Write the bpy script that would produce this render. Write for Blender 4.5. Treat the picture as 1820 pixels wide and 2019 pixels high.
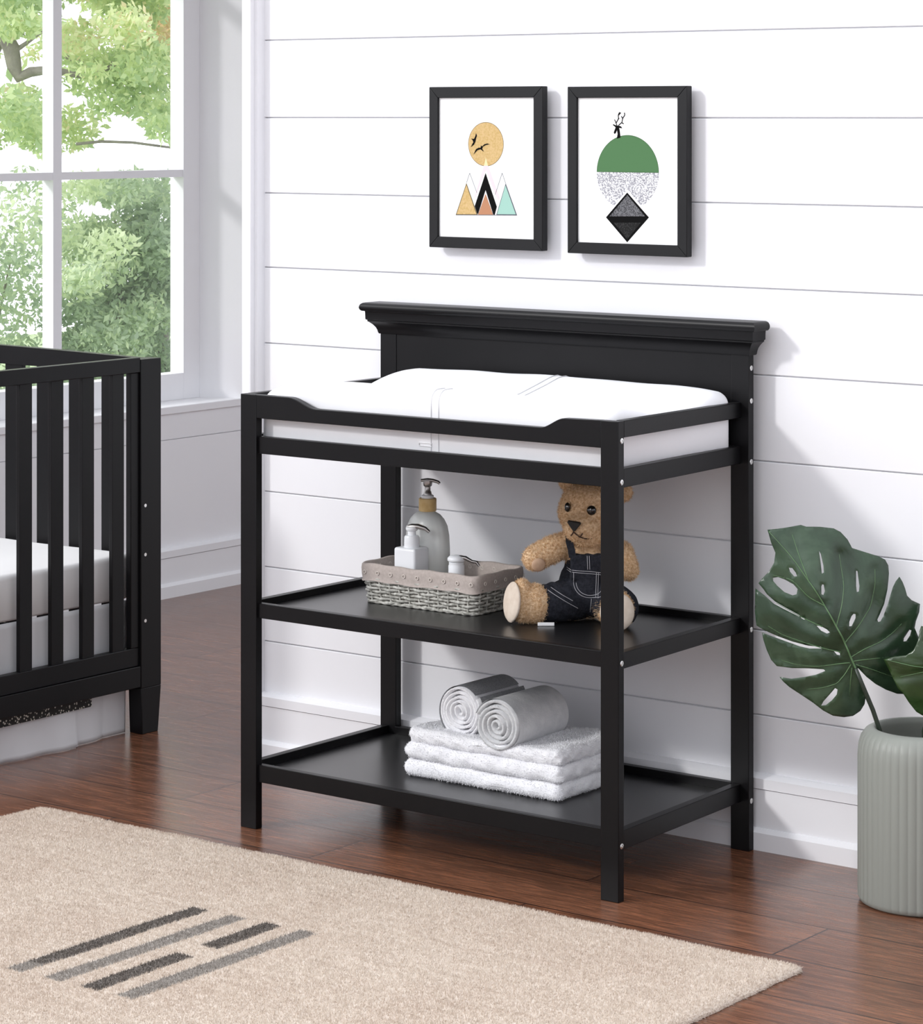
import bpy, bmesh, math, random
import numpy as np
from mathutils import Vector, Matrix
from mathutils.geometry import delaunay_2d_cdt

# ------------------------------------------------------------------ camera, world, sun, exposure
scene = bpy.context.scene
for o in list(bpy.data.objects): bpy.data.objects.remove(o)
COL = scene.collection
PI = math.pi
CAM_H = 1.41
YAW = math.radians(37.2927)
FPX = 5567.26
cd = bpy.data.cameras.new('camera'); cam = bpy.data.objects.new('camera', cd); COL.objects.link(cam)
cam.location = (0, 0, CAM_H); cam.rotation_euler = (PI/2, 0, YAW)
cd.sensor_fit = 'HORIZONTAL'; cd.sensor_width = 36; cd.lens = 36*FPX/1820
cd.shift_y = -781.5/1820; cd.clip_end = 200
scene.camera = cam
scene.view_settings.view_transform = 'Standard'; scene.view_settings.look = 'None'
scene.view_settings.gamma = 1; scene.view_settings.exposure = 0.0
scene.view_settings.use_curve_mapping = False

world = bpy.data.worlds.new('world'); scene.world = world; world.use_nodes = True
wn = world.node_tree.nodes; wl = world.node_tree.links
bg = wn['Background']; bg.inputs[0].default_value = (0.93, 0.95, 1.0, 1); bg.inputs[1].default_value = 1.85
# overcast-bright sky, brighter on the sun's side
tc = wn.new('ShaderNodeTexCoord'); sx = wn.new('ShaderNodeSeparateXYZ'); wl.new(tc.outputs['Generated'], sx.inputs[0])
ma = wn.new('ShaderNodeMath'); ma.operation = 'MULTIPLY_ADD'; wl.new(sx.outputs[0], ma.inputs[0]); ma.inputs[1].default_value = -.70; ma.inputs[2].default_value = 1.68
wl.new(ma.outputs[0], bg.inputs[1])

sd = bpy.data.lights.new('sun', 'SUN'); sun = bpy.data.objects.new('sun', sd); COL.objects.link(sun)
sd.energy = 1.35; sd.angle = math.radians(6); sd.color = (1.0, 0.985, 0.97)
sun.rotation_euler = Vector((0.63, 1.0, -0.57)).to_track_quat('-Z', 'Y').to_euler()
sun.location = (-9, -4, 8)

# ------------------------------------------------------------------ materials
def new_mat(name, color=(.8,.8,.8), rough=.5, spec=.5, metal=0, coat=0):
    m = bpy.data.materials.new(name); m.use_nodes = True
    p = m.node_tree.nodes['Principled BSDF']
    p.inputs['Base Color'].default_value = (*color, 1); p.inputs['Roughness'].default_value = rough
    p.inputs['Specular IOR Level'].default_value = spec; p.inputs['Metallic'].default_value = metal
    if coat: p.inputs['Coat Weight'].default_value = coat; p.inputs['Coat Roughness'].default_value = .15
    return m
def N(m, t, **kw):
    n = m.node_tree.nodes.new(t)
    for k, v in kw.items(): setattr(n, k, v)
    return n
def L(m, a, b): m.node_tree.links.new(a, b)
def P(m): return m.node_tree.nodes['Principled BSDF']
def coords(m, scale=(1,1,1), loc=(0,0,0)):
    g = N(m, 'ShaderNodeNewGeometry'); mp = N(m, 'ShaderNodeMapping')
    mp.inputs['Scale'].default_value = scale; mp.inputs['Location'].default_value = loc
    L(m, g.outputs['Position'], mp.inputs['Vector']); return mp.outputs[0]
def objcoords(m, scale=(1,1,1)):
    g = N(m, 'ShaderNodeTexCoord'); mp = N(m, 'ShaderNodeMapping'); mp.inputs['Scale'].default_value = scale
    L(m, g.outputs['Object'], mp.inputs['Vector']); return mp.outputs[0]
def ramp(m, fac, stops):
    r = N(m, 'ShaderNodeValToRGB'); e = r.color_ramp.elements
    while len(e) < len(stops): e.new(.5)
    for i, (p, c) in enumerate(stops):
        e[i].position = p; e[i].color = (*c, 1)
    L(m, fac, r.inputs[0]); return r.outputs[0]
def noise(m, vec, scale, detail=3, rough=.5, dist=0):
    n = N(m, 'ShaderNodeTexNoise'); n.inputs['Scale'].default_value = scale
    n.inputs['Detail'].default_value = detail; n.inputs['Roughness'].default_value = rough
    n.inputs['Distortion'].default_value = dist
    L(m, vec, n.inputs['Vector']); return n.outputs[0]
def mix(m, fac, a, b, mode='MIX'):
    n = N(m, 'ShaderNodeMix', data_type='RGBA', blend_type=mode)
    for s, v in ((n.inputs[0], fac), (n.inputs[6], a), (n.inputs[7], b)):
        if hasattr(v, 'links'): L(m, v, s)
        elif isinstance(v, (int, float)): s.default_value = v
        else: s.default_value = (*v, 1)
    return n.outputs[2]
def bump(m, h, strength=.3, dist=.002):
    b = N(m, 'ShaderNodeBump'); b.inputs['Strength'].default_value = strength; b.inputs['Distance'].default_value = dist
    L(m, h, b.inputs['Height']); L(m, b.outputs[0], P(m).inputs['Normal']); return b
def math_(m, op, a, b=None):
    n = N(m, 'ShaderNodeMath', operation=op)
    for i, v in enumerate((a, b)):
        if v is None: continue
        if hasattr(v, 'links'): L(m, v, n.inputs[i])
        else: n.inputs[i].default_value = v
    return n.outputs[0]
def noisy(name, c1, c2, scale, rough=.6, bstr=.2, bdist=.001, spec=.5, bscale=None, **kw):
    m = new_mat(name, c1, rough, spec, **kw); v = objcoords(m)
    n = noise(m, v, scale); L(m, ramp(m, n, [(.3, c1), (.7, c2)]), P(m).inputs['Base Color'])
    if bstr: bump(m, noise(m, v, bscale or scale*4), bstr, bdist)
    return m

M = {}
M['wall'] = noisy('white_paint', (.845,.845,.875), (.86,.86,.885), 6, rough=.45, bstr=.04, bscale=90, spec=.35)
M['black'] = noisy('black_lacquer', (.0045,.0043,.005), (.006,.0057,.0064), 5, rough=.36, bstr=.05, bdist=.0004, bscale=160, spec=.2)
M['black_satin'] = noisy('black_satin_shelf', (.008,.008,.009), (.010,.010,.011), 5, rough=.30, bstr=.04, bdist=.0004, bscale=200, spec=.9)
M['frame'] = noisy('black_frame_wood', (.006,.006,.007), (.008,.008,.009), 8, rough=.45, bstr=.05, bdist=.0004, spec=.25)
M['steel'] = new_mat('bolt_steel', (.75,.75,.74), .25, metal=1)
M['socket'] = new_mat('socket_dark', (.01,.01,.01), .6)
M['paper'] = new_mat('print_paper', (.93,.93,.93), .55, .3)
M['cotton'] = noisy('white_quilted_cotton', (.84,.84,.865), (.87,.87,.89), 9, rough=.85, bstr=.15, bdist=.001, bscale=55, spec=.2)
M['seam'] = new_mat('seam_thread', (.66,.66,.68), .8, .2)
M['sheet'] = noisy('white_sheet', (.80,.79,.79), (.86,.85,.85), 4, rough=.8, bstr=.35, bdist=.004, bscale=14, spec=.25)
M['skirt'] = noisy('crib_skirt_cloth', (.66,.66,.68), (.74,.74,.76), 5, rough=.7, bstr=.3, bdist=.003, bscale=9, spec=.4)
M['terry'] = noisy('white_terry', (.86,.86,.89), (.93,.93,.95), 60, rough=.95, bstr=.5, bdist=.002, bscale=450, spec=.1)
M['terry_grey'] = noisy('pale_grey_terry', (.64,.65,.665), (.76,.765,.775), 50, rough=.95, bstr=.5, bdist=.0015, bscale=420, spec=.1)
M['pump_white'] = new_mat('white_plastic', (.88,.90,.93), .25, .5)
M['pump_metal'] = new_mat('brushed_pump_metal', (.42,.40,.39), .3, metal=1)
M['bamboo'] = noisy('bamboo_collar', (.62,.42,.17), (.74,.55,.27), 60, rough=.5, bstr=.1)
M['liner'] = noisy('linen_liner', (.45,.39,.355), (.53,.465,.43), 200, rough=.9, bstr=.4, bdist=.0006, bscale=900, spec=.1)
M['liner_ring'] = new_mat('ring_print', (.78,.72,.66), .9, .1)
M['wicker'] = noisy('grey_wicker', (.26,.255,.225), (.66,.65,.60), 120, rough=.75, bstr=.4, bdist=.0008, spec=.2)
M['bear_fur'] = noisy('tan_curly_fur', (.62,.38,.19), (.96,.74,.50), 200, rough=.95, bstr=.8, bdist=.002, bscale=520, spec=.1)
M['bear_pad'] = noisy('cream_suede', (.66,.55,.45), (.74,.64,.54), 80, rough=.9, bstr=.2, spec=.1)
M['bear_paw'] = noisy('brown_suede', (.50,.33,.22), (.58,.40,.28), 80, rough=.9, bstr=.2, spec=.1)
M['bear_black'] = new_mat('glossy_black_plastic', (.006,.005,.005), .08, .8)
M['bear_nose'] = noisy('black_nose_cloth', (.012,.010,.010), (.02,.018,.016), 200, rough=.7, bstr=.2)
M['stitch_brown'] = new_mat('brown_thread', (.05,.02,.01), .8)
M['denim'] = noisy('dark_denim', (.014,.015,.020), (.030,.032,.042), 240, rough=.9, bstr=.5, bdist=.0008, bscale=900, spec=.15)
M['denim_stitch'] = new_mat('pale_thread', (.42,.42,.45), .8)
M['tag'] = new_mat('white_tag', (.85,.85,.86), .7)
M['stem'] = noisy('dark_stem', (.012,.020,.012), (.022,.034,.020), 30, rough=.4, bstr=.1)
M['vein'] = noisy('leaf_vein', (.085,.17,.075), (.12,.22,.10), 40, rough=.45, bstr=0)
M['ink_black'] = new_mat('ink_black', (.006,.006,.006), .8, .05)
M['ink_line'] = new_mat('ink_line', (.10,.11,.13), .6, .2)
M['ink_gold'] = noisy('ink_gold', (.50,.33,.10), (.62,.43,.20), 260, rough=.6, bstr=0)
M['ink_goldrim'] = new_mat('ink_gold_rim', (.17,.13,.06), .6, .2)
M['ink_pink'] = new_mat('ink_pink', (.72,.62,.65), .6, .2)
M['ink_cream'] = new_mat('ink_cream', (.80,.66,.38), .6, .2)
M['ink_teal'] = new_mat('ink_teal', (.33,.55,.47), .6, .2)
M['ink_brown'] = new_mat('ink_brown', (.46,.22,.12), .6, .2)
M['ink_green'] = new_mat('ink_green', (.082,.185,.080), .6, .1)
M['ink_greenrim'] = new_mat('ink_green_rim', (.05,.12,.045), .6, .2)

# speckled inks
def speckle(name, a, b, scale, lo=.45, hi=.55):
    m = new_mat(name, a, .6, .2); n = noise(m, objcoords(m), scale, 2)
    L(m, ramp(m, n, [(lo, a), (hi, b)]), P(m).inputs['Base Color']); return m
M['ink_speck'] = speckle('ink_grey_speckle', (.28,.28,.31), (.80,.80,.82), 420)
M['ink_char'] = speckle('ink_charcoal_speckle', (.045,.045,.05), (.16,.16,.17), 500)
M['ink_coal'] = speckle('ink_coal_speckle', (.004,.004,.004), (.035,.035,.035), 420, .5, .7)

# lace band
m = M['lace'] = new_mat('lace_band', (.02,.018,.015), .7)
v = coords(m, (1,1,1)); wv = N(m, 'ShaderNodeTexVoronoi'); wv.inputs['Scale'].default_value = 150; L(m, v, wv.inputs['Vector'])
L(m, ramp(m, wv.outputs['Distance'], [(.26, (.60,.57,.50)), (.36, (.012,.011,.010))]), P(m).inputs['Base Color'])

# grey ribbed roll cloth
m = M['ribbed'] = new_mat('grey_ribbed_cloth', (.3,.3,.32), .95, .1)
v = objcoords(m); w = N(m, 'ShaderNodeTexWave', wave_type='BANDS', bands_direction='Y'); w.inputs['Scale'].default_value = 120
w.inputs['Distortion'].default_value = 1.5; L(m, v, w.inputs['Vector'])
n = noise(m, v, 380, 2)
L(m, mix(m, .5, ramp(m, w.outputs[0], [(0,(.22,.225,.24)),(1,(.52,.53,.55))]), ramp(m, n, [(.3,(.22,.225,.24)),(.7,(.58,.59,.61))])), P(m).inputs['Base Color'])
bump(m, w.outputs[0], .5, .001)

# leaf
m = M['leaf'] = new_mat('monstera_leaf', (.03,.08,.03), .33, .5, coat=.25)
v = objcoords(m); n = noise(m, v, 9, 4, .6, .8)
L(m, ramp(m, n, [(.25,(.009,.026,.010)), (.5,(.022,.052,.025)), (.72,(.055,.100,.056))]), P(m).inputs['Base Color'])
bump(m, noise(m, v, 26, 3, .5, 1.2), .35, .004)
M['leaf_dark'] = m2 = m.copy(); m2.name = 'monstera_leaf_olive'
for nd in m2.node_tree.nodes:
    if nd.type == 'VALTORGB':
        for el, c in zip(nd.color_ramp.elements, ((.012,.026,.006),(.022,.052,.012),(.045,.09,.03))): el.color = (*c, 1)

# frosted ribbed vase glass
m = M['vase'] = new_mat('frosted_grey_glass', (.39,.41,.375), .28, .5)
P(m).inputs['Transmission Weight'].default_value = .35; P(m).inputs['IOR'].default_value = 1.35
P(m).inputs['Roughness'].default_value = .42
# translucent bottle
m = M['bottle'] = new_mat('frosted_bottle', (.86,.88,.86), .22, .5)
P(m).inputs['Transmission Weight'].default_value = .45; P(m).inputs['IOR'].default_value = 1.3
# window pane
m = M['glass'] = bpy.data.materials.new('window_glass'); m.use_nodes = True
m.node_tree.nodes.remove(m.node_tree.nodes['Principled BSDF'])
tr = N(m, 'ShaderNodeBsdfTransparent'); gl = N(m, 'ShaderNodeBsdfGlossy'); gl.inputs['Roughness'].default_value = 0
mx = N(m, 'ShaderNodeMixShader'); mx.inputs[0].default_value = .04
L(m, tr.outputs[0], mx.inputs[1]); L(m, gl.outputs[0], mx.inputs[2])
L(m, mx.outputs[0], m.node_tree.nodes['Material Output'].inputs[0])

# hardwood floor
m = M['floor'] = new_mat('hardwood_floor', (.2,.1,.06), .3, .5)
v = coords(m, (1,1,1), (23.88, -4.28+19, 0))
bk = N(m, 'ShaderNodeTexBrick'); bk.offset = .5; bk.inputs['Scale'].default_value = 1
bk.inputs['Brick Width'].default_value = 1.02; bk.inputs['Row Height'].default_value = .19
bk.inputs['Mortar Size'].default_value = .0021; bk.inputs['Mortar Smooth'].default_value = .3
bk.inputs['Color1'].default_value = (0,0,0,1); bk.inputs['Color2'].default_value = (1,1,1,1); bk.inputs['Mortar'].default_value = (.5,.5,.5,1)
L(m, v, bk.inputs['Vector'])
# per-plank offset of the grain
vadd = N(m, 'ShaderNodeVectorMath', operation='MULTIPLY_ADD')
L(m, bk.outputs['Color'], vadd.inputs[0]); vadd.inputs[1].default_value = (7.3, 3.1, 5.7); L(m, v, vadd.inputs[2])
mp = N(m, 'ShaderNodeMapping'); mp.inputs['Scale'].default_value = (1.1, 7.0, 1); L(m, vadd.outputs[0], mp.inputs['Vector'])
g1 = noise(m, mp.outputs[0], 3.4, 9, .70, 2.2)
mp2 = N(m, 'ShaderNodeMapping'); mp2.inputs['Scale'].default_value = (1.6, 60.0, 1); L(m, vadd.outputs[0], mp2.inputs['Vector'])
g2 = noise(m, mp2.outputs[0], 4, 4, .6, .3)
c1 = ramp(m, g1, [(.28,(.028,.010,.005)), (.44,(.105,.038,.018)), (.56,(.195,.076,.037)), (.74,(.35,.160,.088))])
c2 = mix(m, .45, c1, ramp(m, g2, [(.3,(.058,.022,.012)), (.7,(.34,.155,.088))]))
mp3 = N(m, 'ShaderNodeMapping'); mp3.inputs['Scale'].default_value = (2.4, 24.0, 1); L(m, vadd.outputs[0], mp3.inputs['Vector'])
g3 = noise(m, mp3.outputs[0], 4.5, 8, .72, 1.2)
c2 = mix(m, .55, c2, mix(m, 1.0, c2, ramp(m, g3, [(.36,(.22,.20,.20)), (.50,(.95,.95,.95)), (.66,(1.9,1.75,1.65))]), 'MULTIPLY'))
c3 = mix(m, .22, c2, mix(m, bk.outputs['Color'], (.075,.027,.016), (.22,.098,.058)))
c4 = mix(m, bk.outputs['Fac'], c3, (.02,.010,.008))
L(m, c4, P(m).inputs['Base Color'])
P(m).inputs['Specular IOR Level'].default_value = .68
rr = N(m, 'ShaderNodeMapRange'); rr.inputs[3].default_value = .12; rr.inputs[4].default_value = .32
L(m, g3, rr.inputs[0]); L(m, rr.outputs[0], P(m).inputs['Roughness'])
hh = math_(m, 'SUBTRACT', math_(m, 'MULTIPLY', g3, .45), math_(m, 'MULTIPLY', bk.outputs['Fac'], 1.0))
bump(m, hh, .25, .0015)

# rug
m = M['rug'] = new_mat('cream_wool_pile', (.7,.6,.5), .95, .05)
g = N(m, 'ShaderNodeNewGeometry'); sp = N(m, 'ShaderNodeSeparateXYZ'); L(m, g.outputs['Position'], sp.inputs[0])
jit = N(m, 'ShaderNodeVectorMath', operation='MULTIPLY_ADD')
nz = N(m, 'ShaderNodeTexNoise'); nz.inputs['Scale'].default_value = 160; nz.inputs['Detail'].default_value = 1; L(m, g.outputs['Position'], nz.inputs['Vector'])
L(m, nz.outputs['Color'], jit.inputs[0]); jit.inputs[1].default_value = (.008,.010,0); L(m, g.outputs['Position'], jit.inputs[2])
L(m, jit.outputs[0], sp.inputs[0])
def rect(x0, x1, y0, y1):
    a = math_(m, 'GREATER_THAN', sp.outputs[0], x0+.004); b = math_(m, 'LESS_THAN', sp.outputs[0], x1+.004)
    c = math_(m, 'GREATER_THAN', sp.outputs[1], y0+.005); d = math_(m, 'LESS_THAN', sp.outputs[1], y1+.005)
    return math_(m, 'MULTIPLY', math_(m, 'MULTIPLY', a, b), math_(m, 'MULTIPLY', c, d))
def addm(*xs):
    r = xs[0]
    for x in xs[1:]: r = math_(m, 'MAXIMUM', r, x)
    return r
dark = addm(rect(-3.398,-3.360,3.280,3.680), rect(-3.234,-3.195,3.236,3.462), rect(-3.234,-3.195,3.520,3.683))
grey = addm(rect(-3.398,-3.360,3.228,3.280), rect(-3.313,-3.275,3.232,3.683), rect(-3.156,-3.118,3.236,3.688))
n1 = noise(m, g.outputs['Position'], 330, 2, .6); n2 = noise(m, g.outputs['Position'], 3.2, 3, .5)
mp = N(m, 'ShaderNodeMapping'); mp.inputs['Scale'].default_value = (3, 26, 1); L(m, g.outputs['Position'], mp.inputs['Vector'])
n3 = noise(m, mp.outputs[0], 2.5, 3, .6)
base = ramp(m, n1, [(.25,(.43,.345,.275)), (.5,(.655,.56,.475)), (.75,(.80,.715,.63))])
base = mix(m, .28, base, ramp(m, n2, [(.3,(.58,.47,.39)), (.7,(.80,.74,.66))]))
base = mix(m, .20, base, ramp(m, n3, [(.35,(.52,.43,.36)), (.6,(.78,.72,.64))]))
base = mix(m, grey, base, ramp(m, n1, [(.25,(.23,.205,.18)), (.75,(.42,.385,.35))]))
base = mix(m, dark, base, ramp(m, n1, [(.3,(.035,.028,.024)), (.7,(.27,.235,.205))]))
L(m, base, P(m).inputs['Base Color'])
P(m).inputs['Sheen Weight'].default_value = .2

# foliage, leaf colours paled to paint in the bright outdoor haze
def foliage_mat(name, stops, rough=.6):
    m = bpy.data.materials.new(name); m.use_nodes = True; nt = m.node_tree
    p = P(m); p.inputs['Roughness'].default_value = rough
    oi = N(m, 'ShaderNodeAttribute'); oi.attribute_name = 'tint'
    c = ramp(m, oi.outputs['Fac'], stops); L(m, c, p.inputs['Base Color'])
    t = N(m, 'ShaderNodeBsdfTranslucent'); L(m, c, t.inputs[0])
    mx = N(m, 'ShaderNodeMixShader'); mx.inputs[0].default_value = .45
    L(m, p.outputs[0], mx.inputs[1]); L(m, t.outputs[0], mx.inputs[2])
    L(m, mx.outputs[0], nt.nodes['Material Output'].inputs[0]); return m
M['fol_yellow'] = foliage_mat('yellow_green_leaves', [(0,(.50,.64,.36)),(.45,(.72,.82,.46)),(.8,(.88,.92,.60)),(1,(.92,.80,.56))])
M['fol_green'] = foliage_mat('soft_green_leaves', [(0,(.42,.52,.40)),(.5,(.60,.71,.53)),(1,(.82,.90,.64))])
M['fol_russet'] = foliage_mat('russet_leaves', [(0,(.70,.55,.38)),(.5,(.88,.66,.42)),(1,(.86,.82,.46))])
M['bark'] = noisy('grey_bark', (.24,.22,.20), (.38,.35,.31), 20, rough=.9, bstr=.5, bdist=.01)
M['grass'] = noisy('lawn', (.30,.42,.20), (.48,.58,.32), 3, rough=.9, bstr=0)

# ------------------------------------------------------------------ mesh helpers
WORLD = {}
class MB:
    def __init__(s): s.v = []; s.f = []
    def add(s, vs, fs):
        o = len(s.v); s.v += [tuple(map(float, p)) for p in vs]; s.f += [tuple(i+o for i in f) for f in fs]; return s
    def box(s, x0, x1, y0, y1, z0, z1):
        return s.add([(x0,y0,z0),(x1,y0,z0),(x1,y1,z0),(x0,y1,z0),(x0,y0,z1),(x1,y0,z1),(x1,y1,z1),(x0,y1,z1)],
                     [(0,3,2,1),(4,5,6,7),(0,1,5,4),(1,2,6,5),(2,3,7,6),(3,0,4,7)])
    def hexa(s, p):   # eight corners, same order as box
        return s.add(p, [(0,3,2,1),(4,5,6,7),(0,1,5,4),(1,2,6,5),(2,3,7,6),(3,0,4,7)])
    def prism(s, poly, axis, a, b):   # poly in the two other axes (cyclic order), extruded along axis
        n = len(poly); vs = []
        for t in (a, b):
            for (u, w) in poly:
                vs.append({'x': (t,u,w), 'y': (u,t,w), 'z': (u,w,t)}[axis])
        fs = [tuple(range(n)), tuple(range(2*n-1, n-1, -1))] + [(i, i+n, (i+1)%n+n, (i+1)%n) for i in range(n)]
        return s.add(vs, fs)
    def lathe(s, prof, c=(0,0), seg=32, ripple=None, sx=1, sy=1, rot=0):
        vs = []; n = len(prof)
        for k in range(seg):
            a = 2*PI*k/seg; q = a + rot
            for j, (r, z) in enumerate(prof):
                rr = r*(1 + (ripple(a, j) if ripple else 0))
                vs.append((c[0]+rr*sx*math.cos(q), c[1]+rr*sy*math.sin(q), z))
        fs = []
        for k in range(seg):
            k2 = (k+1) % seg
            for j in range(n-1): fs.append((k*n+j, k2*n+j, k2*n+j+1, k*n+j+1))
        if prof[0][0] > 1e-6: fs.append(tuple(k*n for k in range(seg-1, -1, -1)))
        if prof[-1][0] > 1e-6: fs.append(tuple(k*n+n-1 for k in range(seg)))
        return s.add(vs, fs)
    def tube(s, pts, r, seg=8, closed=False, cap=True):
        pts = [Vector(p) for p in pts]; n = len(pts); vs = []; prev = None
        for i, p in enumerate(pts):
            if closed: t = pts[(i+1) % n]-pts[i-1]
            else: t = pts[min(i+1, n-1)]-pts[max(i-1, 0)]
            t.normalize()
            if prev is None: a = t.orthogonal().normalized()
            else: a = (prev - t*prev.dot(t)); a = a.normalized() if a.length > 1e-9 else t.orthogonal().normalized()
            prev = a; b = t.cross(a); rr = r[i] if isinstance(r, (list, tuple)) else r
            for k in range(seg):
                q = 2*PI*k/seg; vs.append(p + (a*math.cos(q) + b*math.sin(q))*rr)
        fs = []
        for i in range(n if closed else n-1):
            j = (i+1) % n
            for k in range(seg): fs.append((i*seg+k, i*seg+(k+1)%seg, j*seg+(k+1)%seg, j*seg+k))
        if cap and not closed: fs += [tuple(range(seg-1, -1, -1)), tuple((n-1)*seg+k for k in range(seg))]
        return s.add(vs, fs)
    def ell(s, c, r, seg=24, rings=14, R=None):
        vs = []; c = Vector(c)
        for i in range(rings+1):
            th = PI*i/rings
            for k in range(seg):
                a = 2*PI*k/seg; p = Vector((r[0]*math.sin(th)*math.cos(a), r[1]*math.sin(th)*math.sin(a), r[2]*math.cos(th)))
                if R: p = R @ p
                vs.append(c+p)
        fs = [(i*seg+k, (i+1)*seg+k, (i+1)*seg+(k+1)%seg, i*seg+(k+1)%seg) for i in range(rings) for k in range(seg)]
        return s.add(vs, fs)
    def rbox(s, lo, hi, r, n=14, disp=None):      # rounded box on a fine grid
        lo = np.array(lo, float); hi = np.array(hi, float); size = hi-lo
        for ax in range(3):
            for side in (0, 1):
                u, w = [(1,2),(2,0),(0,1)][ax]
                nu = max(3, int(n*size[u]/max(size))); nw = max(3, int(n*size[w]/max(size)))
                # denser near the rims
                def grid(k, a, b):
                    t = np.linspace(0, 1, k+1); inner = a+r+(b-a-2*r)*t
                    e = np.linspace(0, 1, 6)[:-1]*r
                    return np.concatenate([a+e, inner, (b-e)[::-1]])
                gu = grid(nu, lo[u], hi[u]); gw = grid(nw, lo[w], hi[w])
                vs = []
                for a in gu:
                    for b in gw:
                        p = np.zeros(3); p[ax] = hi[ax] if side else lo[ax]; p[u] = a; p[w] = b
                        q = np.clip(p, lo+r, hi-r); d = p-q; l = np.linalg.norm(d)
                        if l > 1e-9: p = q+d/l*r
                        if disp is not None: p = p + disp(p, d/(l+1e-9))
                        vs.append(p)
                k = len(gw); fs = []
                for i in range(len(gu)-1):
                    for j in range(k-1):
                        f = (i*k+j, (i+1)*k+j, (i+1)*k+j+1, i*k+j+1)
                        fs.append(f if side else f[::-1])
                s.add(vs, fs)
        return s
    def build(s, name, mat, parent=None, smooth=None, bevel=0, weld=False, local=False, seg=2):
        off = Vector((0,0,0)) if (local or parent is None) else WORLD[parent.name]
        me = bpy.data.meshes.new(name)
        me.from_pydata([(p[0]-off[0], p[1]-off[1], p[2]-off[2]) for p in s.v], [], s.f)
        bm = bmesh.new(); bm.from_mesh(me)
        if weld: bmesh.ops.remove_doubles(bm, verts=bm.verts, dist=1e-5)
        bmesh.ops.recalc_face_normals(bm, faces=bm.faces); bm.to_mesh(me); bm.free()
        return link(name, me, mat, parent, smooth, bevel, seg)
def link(name, me, mat, parent=None, smooth=None, bevel=0, seg=2):
    me.materials.clear(); me.materials.append(M[mat] if isinstance(mat, str) else mat)
    if smooth is not None:
        me.polygons.foreach_set('use_smooth', [True]*len(me.polygons)); me.set_sharp_from_angle(angle=math.radians(smooth))
    o = bpy.data.objects.new(name, me); COL.objects.link(o)
    if parent: o.parent = parent
    WORLD[o.name] = WORLD[parent.name].copy() if parent else Vector((0,0,0))
    if bevel:
        md = o.modifiers.new('bevel', 'BEVEL'); md.width = bevel; md.segments = seg; md.limit_method = 'ANGLE'; md.harden_normals = False
        me.polygons.foreach_set('use_smooth', [True]*len(me.polygons)); me.set_sharp_from_angle(angle=math.radians(50))
    return o
def tag(o, label, cat, group=None, kind=None):
    if label: o['label'] = label
    if cat: o['category'] = cat
    if group: o['group'] = group
    if kind: o['kind'] = kind
    return o
def thing(name, loc, label, cat, group=None, rz=0):
    o = bpy.data.objects.new(name, None); COL.objects.link(o); o.empty_display_size = .05
    o.location = loc; o.rotation_euler = (0, 0, rz); WORLD[o.name] = Vector(loc)
    return tag(o, label, cat, group)
def struct(o): o['kind'] = 'structure'; return o
def fuzz(me, n, length, width, seed=0, jitter=.6, where=None, tint=False):
    """add short fibres to a mesh; returns a new mesh of surface and fibres"""
    rng = np.random.default_rng(seed)
    me.calc_loop_triangles(); nt = len(me.loop_triangles)
    tri = np.zeros(nt*3, np.int32); me.loop_triangles.foreach_get('vertices', tri); tri = tri.reshape(-1, 3)
    co = np.zeros(len(me.vertices)*3, np.float32); me.vertices.foreach_get('co', co); co = co.reshape(-1, 3)
    a, b, c = co[tri[:,0]], co[tri[:,1]], co[tri[:,2]]
    nr = np.cross(b-a, c-a); ar = np.linalg.norm(nr, axis=1); nr = nr/(ar[:,None]+1e-12)
    if where is not None: ar = ar*where((a+b+c)/3, nr)
    idx = rng.choice(nt, n, p=ar/ar.sum())
    u = rng.random((n,1)); v = rng.random((n,1)); fl = (u+v) > 1; u = np.where(fl, 1-u, u); v = np.where(fl, 1-v, v)
    p = a[idx] + (b-a)[idx]*u + (c-a)[idx]*v
    d = nr[idx] + rng.normal(0, jitter, (n,3)); d /= np.linalg.norm(d, axis=1)[:,None]
    s = np.cross(d, rng.normal(0, 1, (n,3))); s /= np.linalg.norm(s, axis=1)[:,None]
    ln = length*(.6+.8*rng.random((n,1))); base = p - nr[idx]*length*.2
    vs = np.concatenate([base-s*width/2, base+s*width/2, base+d*ln], axis=1).reshape(-1, 3)
    nv = len(co); polys = [tuple(pp.vertices) for pp in me.polygons]
    allv = np.concatenate([co, vs]).tolist()
    fs = polys + [(nv+3*i, nv+3*i+1, nv+3*i+2) for i in range(n)]
    m2 = bpy.data.meshes.new(me.name); m2.from_pydata(allv, [], fs); return m2
def fuzzy(o, n, length, width, **kw):
    mats = list(o.data.materials); sm = o.data.polygons[0].use_smooth
    m2 = fuzz(o.data, n, length, width, **kw)
    for x in mats: m2.materials.append(x)
    if sm: m2.polygons.foreach_set('use_smooth', [True]*len(m2.polygons))
    o.data = m2; return o

# ------------------------------------------------------------------ room
XW, YB = -5.707, 4.685          # left wall face, back wall face
XC = -4.113                      # left end of the boarded back wall
# floor
struct(MB().box(-5.95, 1.6, -.8, 7.2, -.05, 0).build('floor', 'floor'))
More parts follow.
